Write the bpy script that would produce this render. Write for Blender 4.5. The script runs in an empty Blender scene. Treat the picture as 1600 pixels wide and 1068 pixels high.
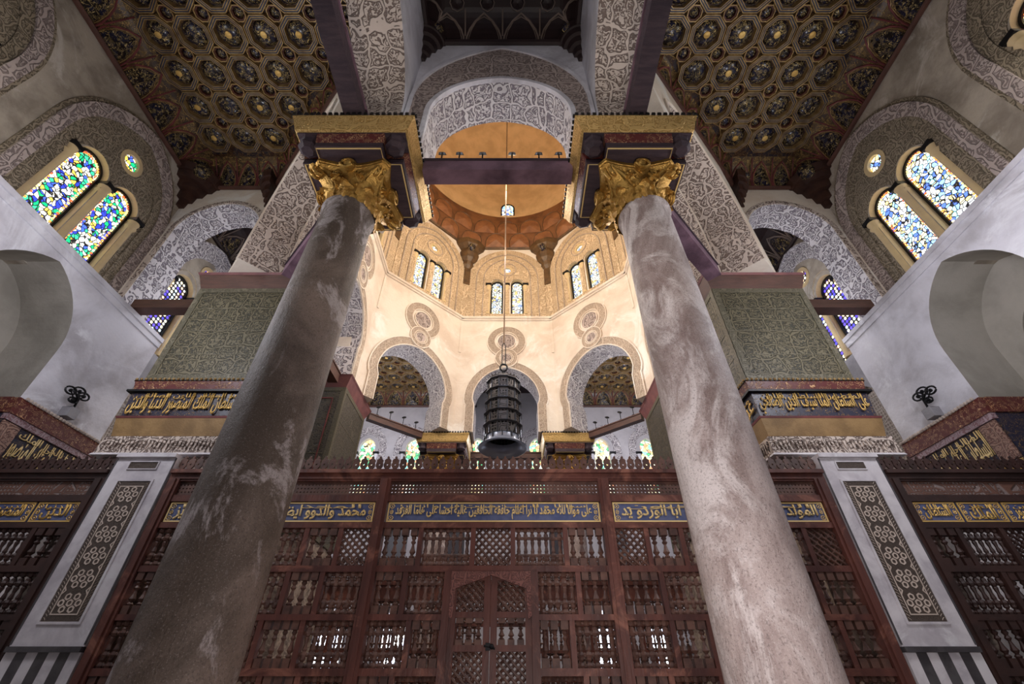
import bpy, bmesh, math, random
from mathutils import Vector, Matrix
from mathutils.geometry import tessellate_polygon
random.seed(7)
PI = math.pi
SC = bpy.context.scene
COL = SC.collection
H = 1.5                      # eye height above the floor; heights below are given from eye level

# ------------------------------------------------------------------ camera, exposure, world, lights
cam_d = bpy.data.cameras.new('camera'); cam = bpy.data.objects.new('camera', cam_d); COL.objects.link(cam)
cam_d.sensor_width = 36.0; cam_d.lens = 690 / 1600 * 36.0; cam_d.clip_start = 0.05; cam_d.clip_end = 200
cam.location = (0.24, 0, H); cam.rotation_euler = (math.radians(90 + 38.1), 0, 0)
SC.camera = cam
SC.view_settings.view_transform = 'Standard'; SC.view_settings.look = 'None'
SC.view_settings.exposure = 0.18; SC.view_settings.gamma = 1.0
SC.view_settings.use_curve_mapping = False
wd = bpy.data.worlds.new('world'); SC.world = wd; wd.use_nodes = True
wd.node_tree.nodes['Background'].inputs[0].default_value = (0.80, 0.82, 0.95, 1)
wd.node_tree.nodes['Background'].inputs[1].default_value = 0.09

def lamp(name, kind, loc, energy, color, size=0.3, target=None, spot=None, size_y=None):
    d = bpy.data.lights.new(name, kind); d.energy = energy; d.color = color
    if kind == 'AREA':
        d.size = size
        if size_y: d.shape = 'RECTANGLE'; d.size_y = size_y
    else: d.shadow_soft_size = size
    if kind == 'SPOT': d.spot_size = math.radians(spot or 90); d.spot_blend = 0.6
    o = bpy.data.objects.new(name, d); COL.objects.link(o)
    o.location = (loc[0], loc[1], loc[2] + H)
    if target:
        v = Vector(target) - Vector(loc); o.rotation_euler = v.to_track_quat('-Z', 'Y').to_euler()
    return o
WARM = (1.0, 0.80, 0.56); NEUT = (1.0, 0.93, 0.88); COOL = (0.80, 0.85, 1.0)
# free-hanging points inside the octagon, standing in for the floodlights on the tie beams
lamp('flood_near', 'POINT', (0.0, 6.2, 8.4), 42, COOL, 0.25)
for sx in (-1, 1):
    lamp('flood_diagonal', 'POINT', (sx * 2.2, 12.2, 8.6), 110, NEUT, 0.3)
    lamp('flood_near_diagonal', 'POINT', (sx * 2.4, 8.6, 8.8), 75, NEUT, 0.3)
lamp('drum_glow', 'POINT', (0, 10.4, 16.0), 700, (1.0, 0.83, 0.62), 0.8)  # added point in mid-air to brighten the drum, no fixture there
lamp('drum_low', 'POINT', (0, 10.4, 12.0), 290, NEUT, 0.8)  # second added point in mid-air, lower in the octagon
# window_daylight sits at the side windows; the other lights are unseen, added fills
for sx in (-1, 1):
    lamp('side_bay_light', 'POINT', (sx * 6.4, 4.4, 5.6), 250, (0.93, 0.92, 1.0), 0.5)
    lamp('window_daylight', 'AREA', (sx * 9.8, 2.2, 9.3), 90, (1.0, 0.97, 0.9), 1.6, (0, 5.5, 6), size_y=2.4)
    lamp('far_bay_light', 'POINT', (sx * 6.0, 18.0, 9.5), 420, (0.9, 0.9, 1.0), 0.4)
    lamp('mid_bay_light', 'POINT', (sx * 8.2, 10.4, 8.8), 80, COOL, 0.3)
lamp('front_fill', 'POINT', (0.3, 0.8, 8.2), 75, NEUT, 0.5)
lamp('far_centre', 'POINT', (0, 18.6, 8.6), 90, COOL, 0.4)
lamp('column_fill', 'SPOT', (-1.2, -0.6, 1.2), 560, (1.0, 0.95, 0.95), 0.3, (2.6, 4.4, 2.6), 62)  # unseen spot added to brighten the pale right column
for sx in (-1, 1): lamp('capital_fill', 'SPOT', (sx * 0.6, 1.2, -0.8), 480, (1.0, 0.9, 0.78), 0.2, (sx * 2.4, 4.1, 7.2), 34)  # unseen spots added near the floor to brighten the gilded capitals
lamp('floor_fill', 'AREA', (0.8, 1.2, -1.2), 110, (1.0, 0.88, 0.85), 2.0, (0, 6.5, 2.0))  # unseen area light added low down to brighten the screen

# ------------------------------------------------------------------ helpers
ORG = {}
class Fr:                    # a wall frame: along U, outwards N, up z
    def __init__(s, o, u, n): s.o = Vector((o[0], o[1], 0)); s.u = Vector((u[0], u[1], 0)).normalized(); s.n = Vector((n[0], n[1], 0)).normalized()
    def p(s, a, z, n=0.0):
        v = s.o + s.u * a + s.n * n; return Vector((v.x, v.y, z))

def tag(o, label=None, cat=None, group=None, kind=None):
    if label: o['label'] = label
    if cat: o['category'] = cat
    if group: o['group'] = group
    if kind: o['kind'] = kind
    return o

def root(name, loc, label=None, cat=None, group=None, kind=None):
    o = bpy.data.objects.new(name, None); COL.objects.link(o)
    o.empty_display_size = 0.1
    w = Vector((loc[0], loc[1], loc[2] + H)); o.location = w; ORG[o.name] = w
    return tag(o, label, cat, group, kind)

def obj(name, bm, mat, parent=None, smooth=False, label=None, cat=None, group=None, kind=None, recalc=True):
    me = bpy.data.meshes.new(name)
    if recalc: bmesh.ops.recalc_face_normals(bm, faces=bm.faces[:])
    bmesh.ops.translate(bm, vec=(0, 0, H), verts=bm.verts[:])
    if parent is not None: org = ORG[parent.name]
    else:
        xs = [v.co.x for v in bm.verts]; ys = [v.co.y for v in bm.verts]; zs = [v.co.z for v in bm.verts]
        org = Vector(((min(xs) + max(xs)) / 2, (min(ys) + max(ys)) / 2, min(zs)))
    bmesh.ops.translate(bm, vec=-org, verts=bm.verts[:])
    if smooth:
        for f in bm.faces: f.smooth = True
    bm.to_mesh(me); bm.free()
    for m in (mat if isinstance(mat, (list, tuple)) else [mat]): me.materials.append(m)
    if smooth and hasattr(me, 'set_sharp_from_angle'): me.set_sharp_from_angle(angle=math.radians(40))
    o = bpy.data.objects.new(name, me); COL.objects.link(o)
    if parent is not None: o.parent = parent
    else: o.location = org
    ORG[o.name] = org
    return tag(o, label, cat, group, kind)

def dup(o, delta=(0, 0, 0), parent=None, rotz=None, label=None, group=None):
    c = o.copy(); COL.objects.link(c)
    c.parent = parent
    if delta != (0, 0, 0): c.location = o.location + Vector(delta)
    if rotz is not None: c.rotation_euler = (0, 0, rotz)
    if label: c['label'] = label
    if group: c['group'] = group
    ORG[c.name] = ORG[o.name] + Vector(delta)
    for ch in [k for k in o.children]: dup(ch, (0, 0, 0), c)
    return c

B = bmesh.new
def quad(bm, pts, mi=0):
    f = bm.faces.new([bm.verts.new(p) for p in pts]); f.material_index = mi; return f
def box(bm, x0, x1, y0, y1, z0, z1, mi=0):
    v = [bm.verts.new((x, y, z)) for z in (z0, z1) for (x, y) in ((x0, y0), (x1, y0), (x1, y1), (x0, y1))]
    for q in ((3, 2, 1, 0), (4, 5, 6, 7), (0, 1, 5, 4), (1, 2, 6, 5), (2, 3, 7, 6), (3, 0, 4, 7)):
        bm.faces.new([v[i] for i in q]).material_index = mi
def fbox(bm, fr, s0, s1, z0, z1, n0, n1, mi=0):
    v = [bm.verts.new(fr.p(s, z, n)) for z in (z0, z1) for (s, n) in ((s0, n0), (s1, n0), (s1, n1), (s0, n1))]
    for q in ((3, 2, 1, 0), (4, 5, 6, 7), (0, 1, 5, 4), (1, 2, 6, 5), (2, 3, 7, 6), (3, 0, 4, 7)):
        bm.faces.new([v[i] for i in q]).material_index = mi
def frustum(bm, c, h0, z0, h1, z1, mi=0, caps=True):      # square frustum, half widths
    v = [bm.verts.new((c[0] + sx * h, c[1] + sy * h, z)) for (h, z) in ((h0, z0), (h1, z1)) for (sx, sy) in ((-1, -1), (1, -1), (1, 1), (-1, 1))]
    for q in ((0, 1, 5, 4), (1, 2, 6, 5), (2, 3, 7, 6), (3, 0, 4, 7)): bm.faces.new([v[i] for i in q]).material_index = mi
    if caps:
        bm.faces.new([v[i] for i in (3, 2, 1, 0)]).material_index = mi
        bm.faces.new([v[i] for i in (4, 5, 6, 7)]).material_index = mi
def rect_ring(bm, x0, x1, y0, y1, prof, mi=0):            # prof: list of (offset outwards, z), closed around a rectangle
    rows = []
    for (o_, z) in prof:
        rows.append([bm.verts.new(p) for p in ((x0 - o_, y0 - o_, z), (x1 + o_, y0 - o_, z), (x1 + o_, y1 + o_, z), (x0 - o_, y1 + o_, z))])
    for a, b in zip(rows, rows[1:]):
        for i in range(4):
            bm.faces.new((a[i], a[(i + 1) % 4], b[(i + 1) % 4], b[i])).material_index = mi
def lathe(bm, cx, cy, prof, n=24, mi=0, cap=True, a0=0.0):
    rows = []
    for (r, z) in prof:
        rows.append([bm.verts.new((cx + r * math.cos(a0 + 2 * PI * i / n), cy + r * math.sin(a0 + 2 * PI * i / n), z)) for i in range(n)])
    for a, b in zip(rows, rows[1:]):
        for i in range(n): bm.faces.new((a[i], a[(i + 1) % n], b[(i + 1) % n], b[i])).material_index = mi
    if cap:
        bm.faces.new(rows[0][::-1]).material_index = mi; bm.faces.new(rows[-1]).material_index = mi
def tube(bm, pts, r, n=6, mi=0, closed=False):
    pts = [Vector(p) for p in pts]; rows = []; N = len(pts)
    for i, p in enumerate(pts):
        a = pts[(i - 1) % N] if closed or i > 0 else p; b = pts[(i + 1) % N] if closed or i < N - 1 else p
        t = (b - a).normalized() if (b - a).length > 1e-9 else Vector((0, 0, 1))
        up = Vector((0, 0, 1)) if abs(t.z) < 0.9 else Vector((1, 0, 0))
        s = t.cross(up).normalized(); w = t.cross(s).normalized()
        rr = r[i] if isinstance(r, (list, tuple)) else r
        rows.append([bm.verts.new(p + (s * math.cos(2 * PI * k / n) + w * math.sin(2 * PI * k / n)) * rr) for k in range(n)])
    for i in range(N if closed else N - 1):
        a, b = rows[i], rows[(i + 1) % N]
        for k in range(n): bm.faces.new((a[k], a[(k + 1) % n], b[(k + 1) % n], b[k])).material_index = mi
    if not closed:
        bm.faces.new(rows[0][::-1]).material_index = mi; bm.faces.new(rows[-1]).material_index = mi
def ball(bm, c, r, mi=0, sx=1, sy=1, sz=1, u=10, v=7):
    m = Matrix.Translation(c) @ Matrix.Diagonal((r * sx, r * sy, r * sz, 1))
    g = bmesh.ops.create_uvsphere(bm, u_segments=u, v_segments=v, radius=1.0, matrix=m)
    for f in {f for w in g['verts'] for f in w.link_faces}: f.material_index = mi

def arch(c, hw, zb, zs, za, n=11, neck=0.0):
    """points of a pointed arch from left foot over the apex to the right foot"""
    rise = za - zs
    pts = [(c - hw + neck, zb)]
    if neck: pts.append((c - hw + neck, zs - 3.2 * neck)); pts.append((c - hw + neck * 0.45, zs - 1.7 * neck))
    if rise >= hw:
        R = (hw * hw + rise * rise) / (2 * hw); cx = c - hw + R
        a1 = math.atan2(rise, c - cx)
        L = [(cx + R * math.cos(PI + (a1 - PI) * i / n), zs + R * math.sin(PI + (a1 - PI) * i / n)) for i in range(n + 1)]
    else:
        L = [(c - hw * math.cos(PI / 2 * i / n), zs + rise * (0.88 * math.sin(PI / 2 * i / n) + 0.12 * i / n)) for i in range(n + 1)]
    pts += L
    pts += [(2 * c - x, z) for (x, z) in L[:-1][::-1]]
    if neck: pts.append((c + hw - neck * 0.45, zs - 1.7 * neck)); pts.append((c + hw - neck, zs - 3.2 * neck))
    pts.append((c + hw - neck, zb))
    return pts
def circle(c, z, r, n=20): return [(c + r * math.cos(2 * PI * i / n), z + r * math.sin(2 * PI * i / n)) for i in range(n)]

def slab(bm, fr, outer, holes=(), n0=0.0, n1=0.5, outer_b=None, m_front=0, m_edge=0, m_hole=1, edge_m=None):
    """prism between n0 and n1 with holes; edge_m: {segment index: material}"""
    loops = [list(outer)] + [list(h) for h in holes]
    loops_b = [list(outer_b) if outer_b else list(outer)] + [list(h) for h in holes]
    tris = tessellate_polygon([[Vector((a, b, 0)) for (a, b) in lp] for lp in loops])
    flat = [p for lp in loops for p in lp]; flat_b = [p for lp in loops_b for p in lp]
    A = [bm.verts.new(fr.p(a, z, n0)) for (a, z) in flat]; Bv = [bm.verts.new(fr.p(a, z, n1)) for (a, z) in flat_b]
    for t in tris:
        try:
            bm.faces.new([A[i] for i in t]).material_index = m_front
            bm.faces.new([Bv[i] for i in reversed(t)]).material_index = m_front
        except ValueError: pass
    k = 0
    for li, lp in enumerate(loops):
        n = len(lp)
        for i in range(n):
            j = (i + 1) % n
            f = bm.faces.new((A[k + i], A[k + j], Bv[k + j], Bv[k + i]))
            f.material_index = (m_hole if li else (edge_m or {}).get(i, m_edge))
        k += n
def notched(s0, s1, z0, z1, arches):
    """rectangle outline whose bottom edge is cut by arches; returns outline and edge-material map"""
    pts = [(s0, z0)]; em = {}
    for a in arches:
        st = len(pts); pts += a
        for i in range(st, len(pts) - 1): em[i] = 1
    pts += [(s1, z0), (s1, z1), (s0, z1)]
    return pts, em
def band(bm, fr, inner, outer, n0, n1, mi=0, closed=False):
    n = len(inner)
    V = [[bm.verts.new(fr.p(a, z, q)) for (a, z) in pts] for pts, q in ((inner, n0), (outer, n0), (outer, n1), (inner, n1))]
    for i in range(n if closed else n - 1):
        j = (i + 1) % n
        for a, b in ((0, 1), (1, 2), (2, 3), (3, 0)):
            bm.faces.new((V[a][i], V[a][j], V[b][j], V[b][i])).material_index = mi
    if not closed:
        for i in (0, n - 1): bm.faces.new([V[k][i] for k in range(4)]).material_index = mi
def off(pts, d):             # offset an open arch polyline outwards by d
    out = []
    for i, (x, z) in enumerate(pts):
        a = pts[max(i - 1, 0)]; b = pts[min(i + 1, len(pts) - 1)]
        tx, tz = b[0] - a[0], b[1] - a[1]; l = math.hypot(tx, tz) or 1
        out.append((x - tz / l * d, z + tx / l * d))
    return out

# ------------------------------------------------------------------ materials
MATS = {}
def nt(name):
    m = bpy.data.materials.new(name); m.use_nodes = True; t = m.node_tree
    b = t.nodes['Principled BSDF']; MATS[name] = m
    return m, t, b
def node(t, typ, **kw):
    n = t.nodes.new(typ)
    for k, v in kw.items():
        if k.startswith('i_'): n.inputs[k[2:].replace('_', ' ')].default_value = v
        else: setattr(n, k, v)
    return n
def math_n(t, op, a, b=None, c=None, clamp=False):
    n = t.nodes.new('ShaderNodeMath'); n.operation = op; n.use_clamp = clamp
    for i, x in enumerate((a, b, c)):
        if x is None: continue
        if isinstance(x, (int, float)): n.inputs[i].default_value = x
        else: t.links.new(x, n.inputs[i])
    return n.outputs[0]
def mixc(t, fac, a, b):
    n = t.nodes.new('ShaderNodeMix'); n.data_type = 'RGBA'
    for i, x in ((0, fac), (6, a), (7, b)):
        if isinstance(x, (int, float)): n.inputs[i].default_value = x
        elif isinstance(x, tuple): n.inputs[i].default_value = (*x, 1)
        else: t.links.new(x, n.inputs[i])
    return n.outputs[2]
def coords(t):
    g = t.nodes.new('ShaderNodeNewGeometry'); return g.outputs['Position']
def noise(t, vec, scale, detail=4, rough=0.55, dist=0.0):
    n = node(t, 'ShaderNodeTexNoise'); n.inputs['Scale'].default_value = scale; n.inputs['Detail'].default_value = detail
    n.inputs['Roughness'].default_value = rough; n.inputs['Distortion'].default_value = dist
    t.links.new(vec, n.inputs['Vector']); return n.outputs['Fac']
def smooth(t, v, lo, hi):
    n = t.nodes.new('ShaderNodeMapRange'); n.interpolation_type = 'SMOOTHSTEP'
    t.links.new(v, n.inputs[0]); n.inputs[1].default_value = lo; n.inputs[2].default_value = hi; return n.outputs[0]
def bump(t, b, h, dist, strength=1.0):
    n = t.nodes.new('ShaderNodeBump'); n.inputs['Distance'].default_value = dist; n.inputs['Strength'].default_value = strength
    t.links.new(h, n.inputs['Height']); t.links.new(n.outputs[0], b.inputs['Normal'])
def plain(name, c1, c2=None, rough=0.7, metal=0.0, scale=1.5, c3=None, bscale=12, bdist=0.01, streak=False):
    m, t, b = nt(name); p = coords(t)
    if streak:
        mp = node(t, 'ShaderNodeMapping'); mp.inputs['Scale'].default_value = streak; t.links.new(p, mp.inputs['Vector']); q = mp.outputs[0]
    else: q = p
    col = mixc(t, smooth(t, noise(t, q, scale, 6, 0.6, 0.3), 0.35, 0.68), c1, c2 or c1)
    if c3: col = mixc(t, smooth(t, noise(t, p, scale * 0.55, 8, 0.7, 1.2), 0.52, 0.66), col, c3)
    t.links.new(col, b.inputs['Base Color'])
    b.inputs['Roughness'].default_value = rough; b.inputs['Metallic'].default_value = metal
    if bdist: bump(t, b, noise(t, q, bscale, 5), bdist)
    return m
def carved(name, c1, c2, scale=5.0, dist=0.03, rough=0.8, style='scroll', fill=0.5, metal=0.0, amount=0.75):
    """scrolled bump relief with hollows darkened in the colour: network of stems with round flowers between"""
    m, t, b = nt(name); p = coords(t)
    nv = node(t, 'ShaderNodeTexNoise'); nv.inputs['Scale'].default_value = scale * 0.7; nv.inputs['Detail'].default_value = 1
    t.links.new(p, nv.inputs['Vector'])
    vm = t.nodes.new('ShaderNodeVectorMath'); vm.operation = 'MULTIPLY_ADD'
    t.links.new(nv.outputs['Color'], vm.inputs[0]); vm.inputs[1].default_value = (1.3 / scale,) * 3; t.links.new(p, vm.inputs[2])
    q = vm.outputs[0] if style == 'scroll' else p
    # curling leaf scrolls, drilled between, under a wider interlace of plain straps
    n1 = noise(t, p, scale * 0.95, 1.5, 0.5, 0.9)
    cu = math_n(t, 'ABSOLUTE', math_n(t, 'SINE', math_n(t, 'MULTIPLY', n1, 17.0)))
    h = smooth(t, cu, 0.34, 0.62)
    v2 = node(t, 'ShaderNodeTexVoronoi'); v2.feature = 'F1'; v2.inputs['Scale'].default_value = scale * (2.0 if style != 'geo' else 1.3); v2.inputs['Randomness'].default_value = 0.1 if style == 'geo' else 0.8
    t.links.new(q, v2.inputs['Vector'])
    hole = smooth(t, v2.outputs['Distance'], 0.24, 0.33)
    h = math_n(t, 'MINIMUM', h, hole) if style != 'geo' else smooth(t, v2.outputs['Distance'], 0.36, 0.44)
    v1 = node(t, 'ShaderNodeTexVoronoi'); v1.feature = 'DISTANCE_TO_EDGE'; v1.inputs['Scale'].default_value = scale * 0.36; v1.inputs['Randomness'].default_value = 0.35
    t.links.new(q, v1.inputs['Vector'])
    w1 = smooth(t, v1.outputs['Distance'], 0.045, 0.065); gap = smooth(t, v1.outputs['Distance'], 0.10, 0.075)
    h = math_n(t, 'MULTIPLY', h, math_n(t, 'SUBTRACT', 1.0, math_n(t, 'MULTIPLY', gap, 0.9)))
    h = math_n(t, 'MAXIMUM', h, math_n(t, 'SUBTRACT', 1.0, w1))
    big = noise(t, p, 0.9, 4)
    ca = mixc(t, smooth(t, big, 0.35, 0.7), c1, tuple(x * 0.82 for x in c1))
    fac = math_n(t, 'MULTIPLY', math_n(t, 'SUBTRACT', 1.0, h), amount)  # c2 fills hollows: shade painted into stucco, own pattern colour in mosaic
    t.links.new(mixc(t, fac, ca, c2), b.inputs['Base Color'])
    b.inputs['Roughness'].default_value = rough; b.inputs['Metallic'].default_value = metal
    bump(t, b, h, dist)
    return m
def swirl(name, ground, gold, scale=3.0, freq=34.0, width=0.30, rough=0.4, c3=None, metal=0.0, dist=0.004):
    """painted arabesque: curling gold lines on a dark ground"""
    m, t, b = nt(name); p = coords(t)
    n = noise(t, p, scale, 2, 0.5, 0.6)
    s = math_n(t, 'ABSOLUTE', math_n(t, 'SINE', math_n(t, 'MULTIPLY', n, freq)))
    line = math_n(t, 'SUBTRACT', 1.0, smooth(t, s, width * 0.6, width * 1.5))
    n2 = noise(t, p, scale * 1.7, 2, 0.5, 0.4)
    line = math_n(t, 'MULTIPLY', line, smooth(t, n2, 0.42, 0.56))
    g = ground
    if c3: g = mixc(t, smooth(t, noise(t, p, scale * 0.8, 1), 0.48, 0.52), ground, c3)
    t.links.new(mixc(t, line, g, gold), b.inputs['Base Color']); b.inputs['Roughness'].default_value = rough
    b.inputs['Metallic'].default_value = metal
    bump(t, b, line, dist)
    return m
def glass(name, pal, scale=9.0, strength=3.0, came=0.05, rnd=1.0, ring=False):
    """stained glass lit by daylight: small coloured panes between dark plaster cames"""
    m, t, b = nt(name); p = coords(t)
    v = node(t, 'ShaderNodeTexVoronoi'); v.inputs['Scale'].default_value = scale; v.inputs['Randomness'].default_value = rnd
    e = node(t, 'ShaderNodeTexVoronoi'); e.feature = 'DISTANCE_TO_EDGE'; e.inputs['Scale'].default_value = scale; e.inputs['Randomness'].default_value = rnd
    nv = node(t, 'ShaderNodeTexNoise'); nv.inputs['Scale'].default_value = scale * 0.45; t.links.new(p, nv.inputs['Vector'])
    vm = t.nodes.new('ShaderNodeVectorMath'); vm.operation = 'MULTIPLY_ADD'
    t.links.new(nv.outputs['Color'], vm.inputs[0]); vm.inputs[1].default_value = ((1.4 if rnd > 0.5 else 0.0) / scale,) * 3; t.links.new(p, vm.inputs[2])
    for x in (v, e): t.links.new(vm.outputs[0], x.inputs['Vector'])
    sep = t.nodes.new('ShaderNodeSeparateColor'); t.links.new(v.outputs['Color'], sep.inputs[0])
    r = t.nodes.new('ShaderNodeValToRGB'); r.color_ramp.interpolation = 'CONSTANT'
    cr = r.color_ramp
    for i, c in enumerate(pal):
        el = cr.elements[i] if i < 2 else cr.elements.new(i / len(pal))
        el.position = i / len(pal); el.color = (*c, 1)
    t.links.new(sep.outputs[0], r.inputs[0])
    k = smooth(t, e.outputs['Distance'], came * 0.6, came * 1.5)
    if ring: k = math_n(t, 'MULTIPLY', math_n(t, 'SUBTRACT', 1.0, smooth(t, v.outputs['Distance'], 0.33, 0.42)), 1.0)
    em = mixc(t, k, (0.004, 0.003, 0.003), r.outputs[0])
    t.links.new(em, b.inputs['Emission Color']); b.inputs['Emission Strength'].default_value = strength
    b.inputs['Base Color'].default_value = (0.05, 0.05, 0.06, 1); b.inputs['Roughness'].default_value = 0.25
    return m

CREAM = plain('cream_plaster', (0.76, 0.68, 0.58), (0.64, 0.53, 0.43), 0.85, scale=0.8, c3=(0.82, 0.78, 0.72))
GREYP = plain('grey_plaster', (0.46, 0.40, 0.32), (0.24, 0.20, 0.155), 0.85, scale=1.1, c3=(0.58, 0.53, 0.46))
WHITEP = plain('white_plaster', (0.74, 0.73, 0.79), (0.46, 0.44, 0.47), 0.75, scale=0.9, c3=(0.82, 0.82, 0.87))
NICHEP = plain('niche_stone', (0.45, 0.42, 0.37), (0.30, 0.28, 0.24), 0.8, scale=0.7)
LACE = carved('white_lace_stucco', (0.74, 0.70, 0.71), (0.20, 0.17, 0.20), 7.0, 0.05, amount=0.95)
LACE_W = carved('warm_lace_stucco', (0.66, 0.56, 0.49), (0.17, 0.12, 0.10), 7.0, 0.045, amount=0.95)
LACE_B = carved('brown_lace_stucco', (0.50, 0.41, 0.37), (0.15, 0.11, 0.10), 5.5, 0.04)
LACE_D = carved('dark_lace_stucco', (0.32, 0.26, 0.18), (0.085, 0.065, 0.04), 7.5, 0.03)
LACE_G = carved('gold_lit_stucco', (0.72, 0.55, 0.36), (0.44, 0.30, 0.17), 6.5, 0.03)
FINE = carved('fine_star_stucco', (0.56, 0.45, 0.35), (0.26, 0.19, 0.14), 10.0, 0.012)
GEO = carved('geometric_stucco', (0.55, 0.48, 0.42), (0.22, 0.18, 0.15), 9.0, 0.025, style='geo')
GOLD = plain('gilded_wood', (0.62, 0.38, 0.10), (0.40, 0.22, 0.05), 0.34, 0.7, scale=3.0, bscale=22, bdist=0.02)
GOLDC = carved('gilded_carving', (0.86, 0.58, 0.22), (0.50, 0.28, 0.07), 12.0, 0.018, 0.42, metal=0.45)
GOLDP = plain('gold_paint', (0.75, 0.50, 0.16), (0.62, 0.38, 0.10), 0.45, 0.35, bdist=0)
GOLDL = plain('pale_gold_paint', (0.90, 0.68, 0.32), (0.80, 0.56, 0.22), 0.5, 0.1, bdist=0)
PURPLE = plain('purple_black_wood', (0.030, 0.016, 0.026), (0.06, 0.035, 0.045), 0.6, scale=2.0, bscale=20, bdist=0.01, streak=(1, 6, 6))
PURPLEL = plain('worn_purple_wood', (0.24, 0.14, 0.19), (0.11, 0.06, 0.085), 0.55, scale=1.6, bscale=14, bdist=0.015)
REDW = plain('red_brown_paint', (0.20, 0.045, 0.045), (0.12, 0.03, 0.03), 0.6, scale=3, bdist=0.005)
REDGOLD = swirl('red_gold_scrollwork', (0.12, 0.024, 0.022), (0.62, 0.36, 0.18), 7.0, 44.0, 0.4, dist=0.01)
CAPW = plain('brown_cornice_wood', (0.105, 0.042, 0.028), (0.065, 0.026, 0.018), 0.55, scale=2.5, bscale=30, bdist=0.004, streak=(1, 1, 5))
CAPP = plain('pink_cornice_wood', (0.22, 0.085, 0.08), (0.14, 0.05, 0.055), 0.55, scale=2.5, bscale=30, bdist=0.004)
SCRW = plain('screen_wood', (0.15, 0.050, 0.036), (0.065, 0.022, 0.018), 0.45, scale=2.2, c3=(0.27, 0.11, 0.075), bscale=16, bdist=0.008, streak=(1, 1, 0.25))
SCRT = plain('turned_wood', (0.15, 0.072, 0.052), (0.065, 0.030, 0.024), 0.5, scale=5, bdist=0)
SCRD = plain('shaded_screen_wood', (0.045, 0.018, 0.014), (0.025, 0.010, 0.008), 0.55, scale=3, bdist=0.004)  # darker copy of the screen wood; shade on the side screens put into the colour
PIERCE = carved('pierced_wood', (0.14, 0.065, 0.045), (0.25, 0.21, 0.20), 14.0, 0.02, 0.55, style='geo')
BLUE = plain('blue_panel_ground', (0.06, 0.08, 0.19), (0.11, 0.13, 0.25), 0.6, scale=6, bdist=0.003)
BLUED = swirl('dark_blue_scroll_ground', (0.025, 0.025, 0.05), (0.28, 0.17, 0.06), 9.0, 30.0, 0.3)
MOSAIC = carved('green_marble_mosaic', (0.125, 0.105, 0.058), (0.024, 0.022, 0.011), 8.0, 0.012, 0.5, amount=1.0)
MOSAICD = carved('dark_marble_mosaic', (0.10, 0.085, 0.06), (0.02, 0.018, 0.014), 10.0, 0.01, 0.5)
MOSB = carved('pale_mosaic_border', (0.16, 0.14, 0.09), (0.04, 0.04, 0.02), 22.0, 0.006, 0.5)
def granite(name, base, dark, pale, lo, hi, rough):
    m, t, b = nt(name); p = coords(t)
    mp = node(t, 'ShaderNodeMapping'); mp.inputs['Scale'].default_value = (1, 1, 0.55); t.links.new(p, mp.inputs['Vector']); q = mp.outputs[0]
    col = mixc(t, smooth(t, noise(t, q, 0.9, 9, 0.68, 0.5), 0.38, 0.62), dark, base)
    col = mixc(t, smooth(t, noise(t, q, 1.5, 10, 0.72, 0.9), lo, hi), col, pale)
    sp = noise(t, p, 48, 3, 0.7); col = mixc(t, math_n(t, 'MULTIPLY', smooth(t, sp, 0.52, 0.66), 0.5), col, tuple(x * 0.45 for x in dark))
    col = mixc(t, math_n(t, 'MULTIPLY', smooth(t, noise(t, p, 80, 2, 0.6), 0.58, 0.7), 0.2), col, tuple(min(1, x * 1.5) for x in pale))
    t.links.new(col, b.inputs['Base Color']); b.inputs['Roughness'].default_value = rough
    bump(t, b, math_n(t, 'ADD', noise(t, q, 9, 6, 0.7), math_n(t, 'MULTIPLY', sp, 0.3)), 0.02)
    return m
GRAN_D = granite('brown_granite', (0.215, 0.160, 0.135), (0.085, 0.060, 0.045), (0.40, 0.35, 0.35), 0.53, 0.62, 0.6)  # brown stone, darkened further: shade on the left column put into the colour
GRAN_P = granite('pale_granite', (0.50, 0.41, 0.39), (0.24, 0.17, 0.155), (0.68, 0.61, 0.60), 0.46, 0.62, 0.55)  # pale stone, lightened further: light on the right column put into the colour
MARB = plain('white_marble', (0.70, 0.67, 0.70), (0.46, 0.43, 0.47), 0.4, scale=2.2, c3=(0.70, 0.69, 0.72), bdist=0.002)
MARBI = plain('ivory_inlay', (0.62, 0.52, 0.45), (0.50, 0.41, 0.35), 0.45, scale=5, bdist=0)
MARBD = plain('black_marble', (0.045, 0.04, 0.045), (0.09, 0.085, 0.09), 0.3, scale=3, bdist=0)
DARKIN = carved('dark_inlay', (0.10, 0.075, 0.06), (0.045, 0.03, 0.025), 26.0, 0.003, 0.4)
ROUGHW = plain('rubble_stucco', (0.42, 0.34, 0.28), (0.22, 0.17, 0.14), 0.9, scale=5, bscale=9, bdist=0.06)
CEILW = plain('ceiling_boards', (0.055, 0.022, 0.014), (0.032, 0.013, 0.010), 0.45, scale=3, bdist=0.004)
CEILP = swirl('painted_ceiling_ground', (0.045, 0.016, 0.009), (0.36, 0.22, 0.075), 5.5, 46.0, 0.35, c3=(0.025, 0.018, 0.028))
BOSSM = swirl('painted_boss', (0.014, 0.010, 0.011), (0.62, 0.46, 0.19), 6.5, 40.0, 0.46, 0.22, c3=(0.014, 0.014, 0.035), dist=0.01)
STRAPG = plain('gilt_strapwork', (0.46, 0.31, 0.13), (0.25, 0.15, 0.06), 0.35, 0.3, scale=6, bdist=0)
STRAPR = plain('red_strapwork', (0.10, 0.028, 0.015), (0.06, 0.018, 0.011), 0.5, scale=6, bdist=0)
STRAPB = plain('blue_strapwork', (0.035, 0.045, 0.085), (0.02, 0.02, 0.035), 0.45, scale=6, bdist=0)
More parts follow.
